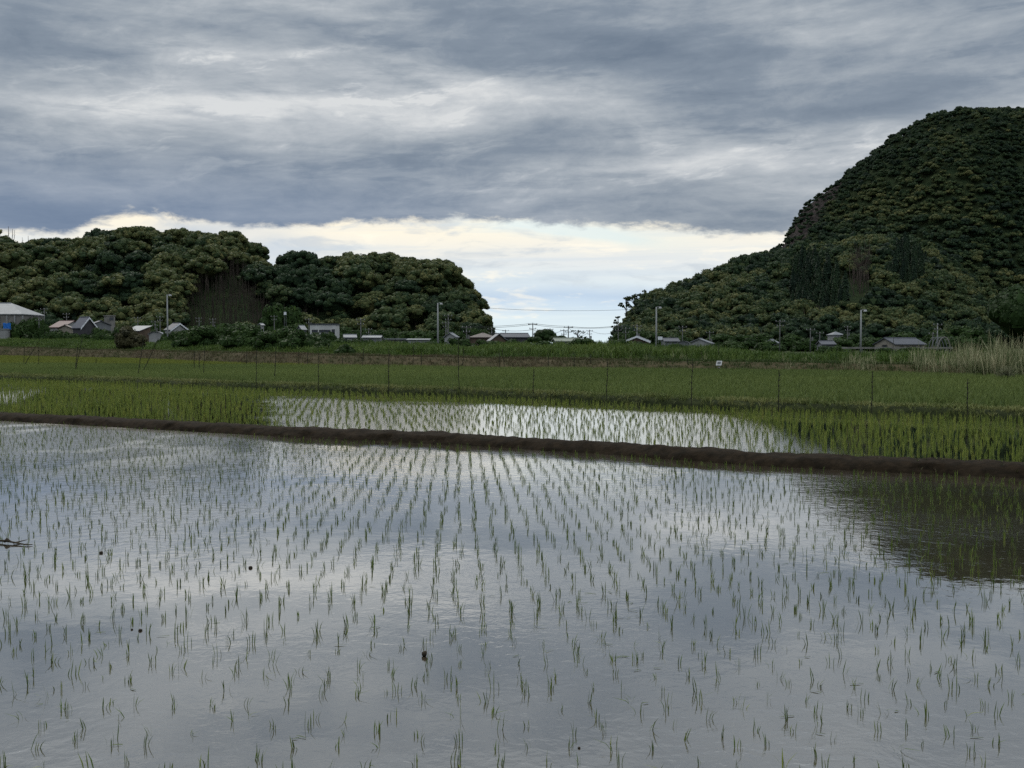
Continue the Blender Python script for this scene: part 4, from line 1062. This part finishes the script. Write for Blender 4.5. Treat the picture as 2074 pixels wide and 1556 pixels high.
house('house', 'tiny grey house front at the foot of the leaning utility pole', 1556, 1580, 689, 695, 215, 4, RM['grey'], WM['grey'], 'gable', .5, W4('f', [0], .4, .9, .7))
house('house', 'cream walled house with a dark grey roof right of the fourth lamp post', 1776, 1890, 686, 697.5, 172, 4.6, RM['dark'], WM['cream'], 'gable', .55, W4('l', [0], .55, .95, .95) + W4('f', [-.55, -.15, .25, .68], .45, .8, .8), dark_frame=True)

def sign_panel(x, y0, y1, w, d, label):
    root = empty('sign', P(x, 700 - (ZV - H) / wpp(d), d)); tag(root, label, 'sign')
    z0 = root.location[2]; mb = MB(); ww = w * wpp(d) / 2
    mb.box(-ww, ww, -.04, .04, zat(y1, d) - z0, zat(y0, d) - z0); mb.build('panel', M['white_trim'], root)
    for sg in (-.7, .7):
        p_ = MB(); p_.tube([(sg * ww, .10, 0), (sg * ww, .10, zat(y0, d) - z0 - .1)], .05, 6); p_.build('post', WM['grey'], root)
sign_panel(1337, 682, 688.5, 9, 200, 'plain white board just right of the third lamp post')
sign_panel(578, 632, 638, 5, 300, 'small white board on posts above the bush clump')
hp = empty('greenhouse_frame', P(1912, 700 - (ZV - H) / wpp(160), 160)); tag(hp, 'arched pale greenhouse hoops right of the cream walled house', 'greenhouse')
for k in range(4):
    mb = MB(); rr = 13 * wpp(160); hh = 35 * wpp(160) 
    mb.tube([(rr * math.cos(a), k * 1.2, hh * math.sin(a) ** .8) for a in np.linspace(0, math.pi, 15)], .09 if k == 0 else .05, 6); mb.build('hoop', WM['conc'] if k == 0 else WM['grey'], hp)
gr_ = empty('guard_rail', P(1812, 706, 160)); tag(gr_, 'long low pale guard rail in front of the cream walled house', 'guard rail')
mb = MB(); a0, a1 = (1705 - 1812) * wpp(160), (1930 - 1812) * wpp(160)
mb.box(a0, a1, -.04, .04, -.05, .22); mb.build('rail', WM['conc'], gr_)
for k in range(8):
    mb = MB(); xx = a0 + (a1 - a0) * (k + .5) / 8; mb.tube([(xx, .12, -.9), (xx, .12, .2)], .06, 6); mb.build('post', WM['grey'], gr_)

# ------------------------------------------------------------------ lamp posts, utility poles, wires
M['pole'] = simple('concrete_pole', (.12, .12, .115), (.09, .09, .085), 1.5, .8)
M['pole_pale'] = simple('pale_steel_pole', (.24, .245, .24), (.20, .205, .20), 1.5, .6)
M['pole_dark'] = simple('dark_pole', (.085, .08, .075), (.06, .058, .055), 1.5, .8)
M['insul'] = simple('insulator', (.35, .35, .34), (.28, .28, .28), 3, .4)
M['wire'] = simple('wire', (.03, .03, .032), (.025, .025, .027), 1, .6)
def pole(x, ytop, d, label, kind='utility', mat='pole', r=.16, group='utility poles in the village', arm=True, lean=0.0):
    root = empty('lamp_post' if kind == 'lamp' else 'utility_pole', P(x, 700 - (ZV - H) / wpp(d), d)); h = zat(ytop, d) - root.location[2]
    tag(root, label, 'lamp post' if kind == 'lamp' else 'utility pole', group)
    mb = MB(); mb.tube([(0, 0, -.3), (lean * h * .5, 0, h * .5), (lean * h, 0, h)], [r, r * .85, r * .65], 10); mb.build('pole', M[mat], root, True)
    if kind == 'lamp':
        mb = MB(); mb.tube([(0, 0, h - .15), (.3, -.1, h + .05), (.62, -.2, h + .02)], .06, 6); mb.build('bracket', M[mat], root)
        hd = MB(); hd.hull8([(.4, -.42, h - .28), (.95, -.42, h - .28), (.95, .08, h - .28), (.4, .08, h - .28)], [(.5, -.32, h + .06), (.85, -.32, h + .06), (.85, 0, h + .06), (.5, 0, h + .06)]); hd.build('lamp_head', M['insul'], root)
    elif arm:
        for dz, ww in ((.35, .95), (1.25, .7)):
            if h < 5 and dz > 1: continue
            mb = MB(); mb.box(-ww, ww, -r - .10, -r - .004, h - dz - .06, h - dz + .06); c_ = mb.build('crossarm', M['pole_dark'], root)
            ib = MB()
            for u_ in (-.85, 0, .85): ib.tube([(u_ * ww, -r - .05, h - dz + .063), (u_ * ww, -r - .05, h - dz + .28)], [.06, .045], 6)
            ib.build('insulator', M['insul'], c_)
        if abs(x * 7 % 3) < 1:
            mb = MB(); mb.tube([(r + .25, 0, h - 2.6), (r + .25, 0, h - 1.8)], .22, 10); mb.build('transformer', M['pole'], root)
    return root
for x, yt, d, lab in [(340, 597, 215, 'tall pale lamp post leftmost of the four, beside the white hut'), (887, 614, 200, 'tall pale lamp post in front of the knoll'),
                      (1329, 622, 195, 'tall pale lamp post in front of the spur'), (1743, 628, 185, 'tall pale lamp post in front of the right mountain')]:
    pole(x, yt, d, lab, 'lamp', 'pole_pale', .19, 'tall pale lamp posts in front of the hills')
ups = [(70, 635, 260), (80, 638, 235), (91, 624, 262), (136, 634, 270), (280, 642, 270), (315, 650, 262), (325, 640, 268), (404, 643, 290), (432, 645, 290), (556, 639, 290), (626, 645, 262),
       (731, 645, 215), (747, 665, 270), (903, 652, 250), (908, 637, 235), (945, 660, 205), (996, 664, 230), (1024, 668, 290), (1079, 654, 210), (1114, 665, 290), (1142, 667, 260),
       (1151, 660, 205), (1194, 668, 300), (1252, 658, 225), (1267, 663, 230), (1290, 658, 215), (1382, 660, 230), (1437, 671, 240), (1579, 648, 205), (1641, 665, 215), (1660, 672, 235), (1716, 660, 270), (1889, 673, 200), (1898, 655, 210)]
side = {70: 'leftmost utility pole, behind the dark shrubs by the pale hall', 80: 'utility pole in front of the dark shrubs by the pale hall', 91: 'tallest utility pole left of the red brown roof', 136: 'utility pole behind the red brown roof',
        280: 'thin utility pole above the pale sloping shed roof', 315: 'short utility pole left of the rounded white hut top', 325: 'utility pole just left of the leftmost lamp post', 404: 'leftmost utility pole behind the bush clump', 432: 'second utility pole behind the bush clump',
        556: 'short utility pole left of the small white board', 626: 'utility pole at the left corner of the flat white building', 731: 'tall utility pole standing between the low sheds', 747: 'short utility pole close right of the tall one between the sheds',
        903: 'shorter utility pole between the second lamp post and the tallest pole beside it', 908: 'tallest utility pole right of the second lamp post',
        945: 'stout utility pole left of the brown tiled house', 996: 'utility pole at the right foot of the knoll against the sky', 1024: 'short distant pole above the long dark roof', 1079: 'tallest utility pole in the centre gap', 1114: 'distant pole with a short arm right of the round tree',
        1142: 'pole left of the tall one at the open tree', 1151: 'tall utility pole beside the open tree in the gap', 1194: 'distant pole at the right of the open tree', 1252: 'utility pole at the tip of the spur', 1267: 'leaning looking utility pole right of the spur tip',
        1290: 'pale utility pole above the open fronted shed', 1382: 'utility pole above the rounded white hut right of the third lamp', 1437: 'pole at the right end of the grey gabled house',
        1579: 'utility pole with double arms standing apart below the cedars', 1641: 'utility pole left of the small dark shed below the mountain', 1660: 'pole directly left of the small dark shed', 1716: 'pole close left of the fourth lamp post', 
        1889: 'short pole at the right end of the cream walled house', 1898: 'utility pole with a crossarm between the cream house and the hoops'}
for x, yt, d in ups: pole(x, yt, d, side[x], mat='pole_pale' if x in (1290, 1898) else 'pole', r=.15 if d > 240 else .13)
def wire(pts, label, r=.035):
    mb = MB(); P3 = [P(*p) for p in pts]; out = []
    for a, b_ in zip(P3[:-1], P3[1:]):
        for t in np.linspace(0, 1, 9)[:-1]: out.append(a + (b_ - a) * t - np.array([0, 0, 1]) * .035 * np.linalg.norm(b_ - a) * 4 * t * (1 - t) * .5)
    out.append(P3[-1]); mb.tube(out, r, 5)
    tag(mb.build('overhead_wire', M['wire']), label, 'wire', 'overhead wires across the centre gap')
wire([(908, 618, 420), (1300, 626, 440)], 'highest wire spanning the gap from knoll to spur', .06)
wire([(945, 661, 205), (1079, 655, 210), (1151, 661, 205), (1252, 659, 225)], 'wire joining the tallest poles across the gap')
wire([(945, 664, 205), (1079, 657.5, 210), (1151, 664, 205), (1290, 659, 215)], 'second wire just below the pole top wire')
wire([(996, 666, 230), (1079, 668, 210), (1142, 668, 260)], 'lower wire left of the round trees')
wire([(1151, 663, 205), (1194, 669, 300), (1267, 664, 230)], 'lower wire right of the open tree')

# ------------------------------------------------------------------ thin posts round the field
M['post'] = simple('dark_post', (.036, .036, .024), (.022, .022, .016), 4, .8)
def field_post(x0, yt, x1, yb, label, group, r=.016, z=ZF + .08, d=None):
    b_ = G(x1, yb, z) if d is None else P(x1, yb, d)
    t_ = P(x0, yt, b_[1]); mb = MB(); n = 7; pts_ = []; rad = []
    for k in range(n + 1):
        f = k / n; p = b_ + (t_ - b_) * f + np.array([rng.normal(0, .008), 0, 0]); pts_.append(p - np.array([0, 0, .15]) * (k == 0)); rad.append(r * (1 - .25 * f))
    rad = [q * .72 for q in rad]; r = r * .72
    mb.tube(pts_, rad, 6)
    for k in range(1, n):                                     # knots where the netting cord is tied
        p = np.array(pts_[k]); mb.tube([p - np.array([0, 0, .025]), p, p + np.array([0, 0, .025])], [r * .9, r * 1.7, r * .9], 6)
        if rng.random() < .5: mb.tube([p, p + np.array([rng.choice([-1, 1]) * .07, 0, .04])], [r * .5, r * .3], 4)
    return tag(mb.build('field_post', M['post']), label, 'post', group)
ordn = ['first', 'second', 'third', 'fourth', 'fifth', 'sixth', 'seventh', 'eighth', 'ninth', 'tenth', 'eleventh', 'twelfth', 'thirteenth', 'fourteenth', 'fifteenth', 'sixteenth', 'seventeenth', 'eighteenth']
fr_row = [(520, 700, 519, 779), (646, 713, 645, 783), (788, 708, 787, 786), (929, 690, 929, 790), (1081, 747, 1080, 797), (1230, 727, 1229, 803), (1402, 727, 1401, 812), (1578, 750, 1577, 823), (1767, 752, 1765, 829), (1960, 767, 1959, 836)]
for k, (a, b_, c_, e) in enumerate(fr_row):
    field_post(a, b_, c_, e, 'thin dark knotted post on the grassy bank, %s from left in the row' % ordn[k], 'posts along the grassy bank', .017 if k != 2 else .022)
bk_row = [(394, 712, 393, 752), (404, 715, 403, 752), (415, 704, 412, 762), (500, 712, 499, 744), (559, 704, 556, 770), (605, 712, 605, 744), (623, 712, 623, 744), (694, 722, 693, 746), (737, 701, 734, 746), (838, 700, 836, 746), (854, 712, 853, 747),
          (939, 704, 937, 748), (1017, 705, 1022, 750), (1012, 714, 1012, 750), (1110, 714, 1111, 749), (1163, 722, 1163, 750), (1195, 718, 1197, 749)]
for k, (a, b_, c_, e) in enumerate(bk_row):
    field_post(a, b_, c_, e, 'thin dark post across the green field, %s from left in the back row' % ordn[k], 'posts along the far side of the field', .030 if e < 755 else .024, ZF)
for a, b_, c_, e, lab in [(1263, 723, 1267, 746, 'slightly tilted dark post in the back row left of the lamp post'), (1334, 724, 1342, 749, 'strongly tilted dark post in the back row below the third lamp post'), (1421, 712, 1424, 748, 'dark post in the back row left of the small solar box'),
                          (1392, 726, 1393, 750, 'short dark post in the back row between two tilted ones'), (81, 686, 47, 744, 'long dark pole leaning far to the right at the left edge of the field'), (49, 700, 48, 744, 'upright thin pole crossing the long leaning one'), (79, 695, 78, 744, 'upright thin pole right of the long leaning one'),
                          (168, 680, 152, 753, 'longer of two dark poles leaning together left of the brown shrub'), (158, 696, 152, 752, 'shorter of two dark poles leaning together left of the brown shrub'), (291, 687, 278, 764, 'thin pole leaning slightly right below the brown shrub'),
                          (321, 686, 288, 756, 'dark pole leaning far right below the brown shrub'), (195, 727, 194, 742, 'short upright stake at the pale green strip')]:
    field_post(a, b_, c_, e, lab, 'odd poles at the edges of the field', .030 if e < 757 else .026, ZF)
field_post(1456, 690, 1456, 731, 'upright thin dark pole behind the small solar box', 'odd poles at the edges of the field', .022, d=70)
field_post(1698, 690, 1695, 722, 'dark tilted stake on the levee left of the fourth lamp post', 'odd poles at the edges of the field', .022, d=75)
field_post(1811, 672, 1808, 716, 'thin dark pole standing in front of the cream walled house', 'odd poles at the edges of the field', .022, d=72)

# small solar charger box on a stake
sb = empty('solar_charger', P(1456, 751, 64)); tag(sb, 'small solar panel with a pale frame over a charger box at the field edge', 'solar charger')
k_ = wpp(64)
mb = MB(); mb.tube([(0, .06, -.2), (0, .06, 13 * k_)], .03, 6); mb.build('stake', M['post'], sb)
mb = MB(); mb.box(-3.2 * k_, 2.6 * k_, -.12, .02, 5 * k_, 9 * k_); bx = mb.build('charger_box', simple('tan_plastic', (.16, .145, .085), (.12, .11, .07), 4, .6), sb)
mb = MB(); mb.box(-1.5 * k_, 1.2 * k_, -.135, -.122, 6 * k_, 7.6 * k_); mb.build('label_plate', M['frame'], bx)
def tilt(x0, x1, s0, s1, t):
    z0, lean = 10.5 * k_, .18
    return [(x0 + sh, y_, z_) for (x0, sh, y_, z_) in ((x0, -.05 + .11 * s0, -.16 + .30 * s0, z0 + 9 * k_ * s0), (x1, -.05 + .11 * s0, -.16 + .30 * s0, z0 + 9 * k_ * s0), (x1, -.05 + .11 * s1, -.16 + .30 * s1, z0 + 9 * k_ * s1), (x0, -.05 + .11 * s1, -.16 + .30 * s1, z0 + 9 * k_ * s1))]
mb = MB()
for (a, b_, s0, s1) in ((-5.5, 5.5, 0, .2), (-5.5, 5.5, .8, 1), (-5.5, -3.6, .2, .8), (3.6, 5.5, .2, .8)):
    q_ = tilt(a * k_, b_ * k_, s0, s1, 0); mb.hull8([(x, y + .03, z - .02) for x, y, z in q_], [(x, y - .01, z + .012) for x, y, z in q_])
mb.build('panel_frame', M['insul'], sb)
q_ = tilt(-3.58 * k_, 3.58 * k_, .205, .795, 0); mb = MB(); mb.hull8([(x, y + .02, z - .015) for x, y, z in q_], [(x, y, z) for x, y, z in q_]); mb.build('panel', M['glass'], sb)

# ------------------------------------------------------------------ odd things in the near water
M['clod'] = simple('dark_clod', (.052, .042, .030), (.024, .020, .014), 20, .7, 6, .004)
for k, (x, y, w, h, lab) in enumerate([(860, 1329, 12, 10, 'dark round clod standing highest out of the near water'), (507, 1151, 9, 5, 'dark wet clod in the water nearest the centre rows'), (205, 1121, 8, 5, 'dark wet clod nearest the floating branch'), (284, 1278, 8, 5, 'larger clod of the lower pair at the left'),
                                       (267, 1276, 5, 3, 'smaller clod of the lower pair at the left'), (1173, 1516, 6, 4, 'small dark clod low in the centre of the water')]):
    p = G(x, y, 0); pxm = p[1] / F; bmv = ICO2[0].copy()
    wob = np.array([1 + .35 * mnoise.noise(Vector(v_ * 1.7) + Vector((k * 3.1, 0, 0))) for v_ in bmv])
    bmv = bmv * wob[:, None] * np.array([w * pxm * .5, w * pxm * .5, h * pxm * .6])
    o = link('mud_clod', raw_mesh('mud_clod', bmv, [ICO2[1]], True), [M['clod']]); o.location = p + np.array([0, 0, h * pxm * (.30 if k else .5)])
    tag(o, lab, 'clod', 'clods in the near water')
mb = MB(); a_, b_ = G(-30, 1096, .01), G(66, 1103, .01)
mb.tube([a_, a_ * .6 + b_ * .4 + np.array([0, .02, .012]), b_ * .9 + a_ * .1 + np.array([0, -.03, 0]), b_], [.008, .010, .006, .004], 7)
c_ = G(14, 1098, .015); mb.tube([c_ - np.array([.03, 0, 0]), c_ + np.array([0, 0, .02]), c_ + np.array([.035, 0, .005])], [.008, .020, .007], 7)
mb.tube([a_ * .4 + b_ * .6, a_ * .35 + b_ * .65 + np.array([.05, .12, .01])], [.008, .003], 5)
tag(mb.build('branch', M['clod']), 'dark knotty branch floating in the near water at the left edge', 'branch')
ft = []
for k in range(46):
    p = G(rng.uniform(0, 2074), rng.uniform(1040, 1540), .004); ft.append((p[0], p[1]))
for x, y in [(1190, 1222), (1150, 1222), (1272, 1236), (1295, 1250), (1240, 1252), (990, 1208), (1330, 1096), (770, 1270)]:
    p = G(x, y, 0); ft.append((p[0], p[1]))
ft = np.array([[a, b_, .003] for a, b_ in ft]); v, q = blades(ft, rng.normal(0, .5, len(ft)) + np.where(rng.random(len(ft)) < .5, 0, math.pi), np.full(len(ft), 1.0), rng.uniform(.03, .09, len(ft)), np.full(len(ft), .008), 0)
v[:, 2] = .003 + .004 * rng.random(len(v))
stuff('floating_straw', [(v, q, np.full(len(q), .15))], M['reed'], 'bits of dark straw floating on the near water', 'straw')
print('SEED', len(rest)); print('OBJECTS', len(bpy.data.objects))
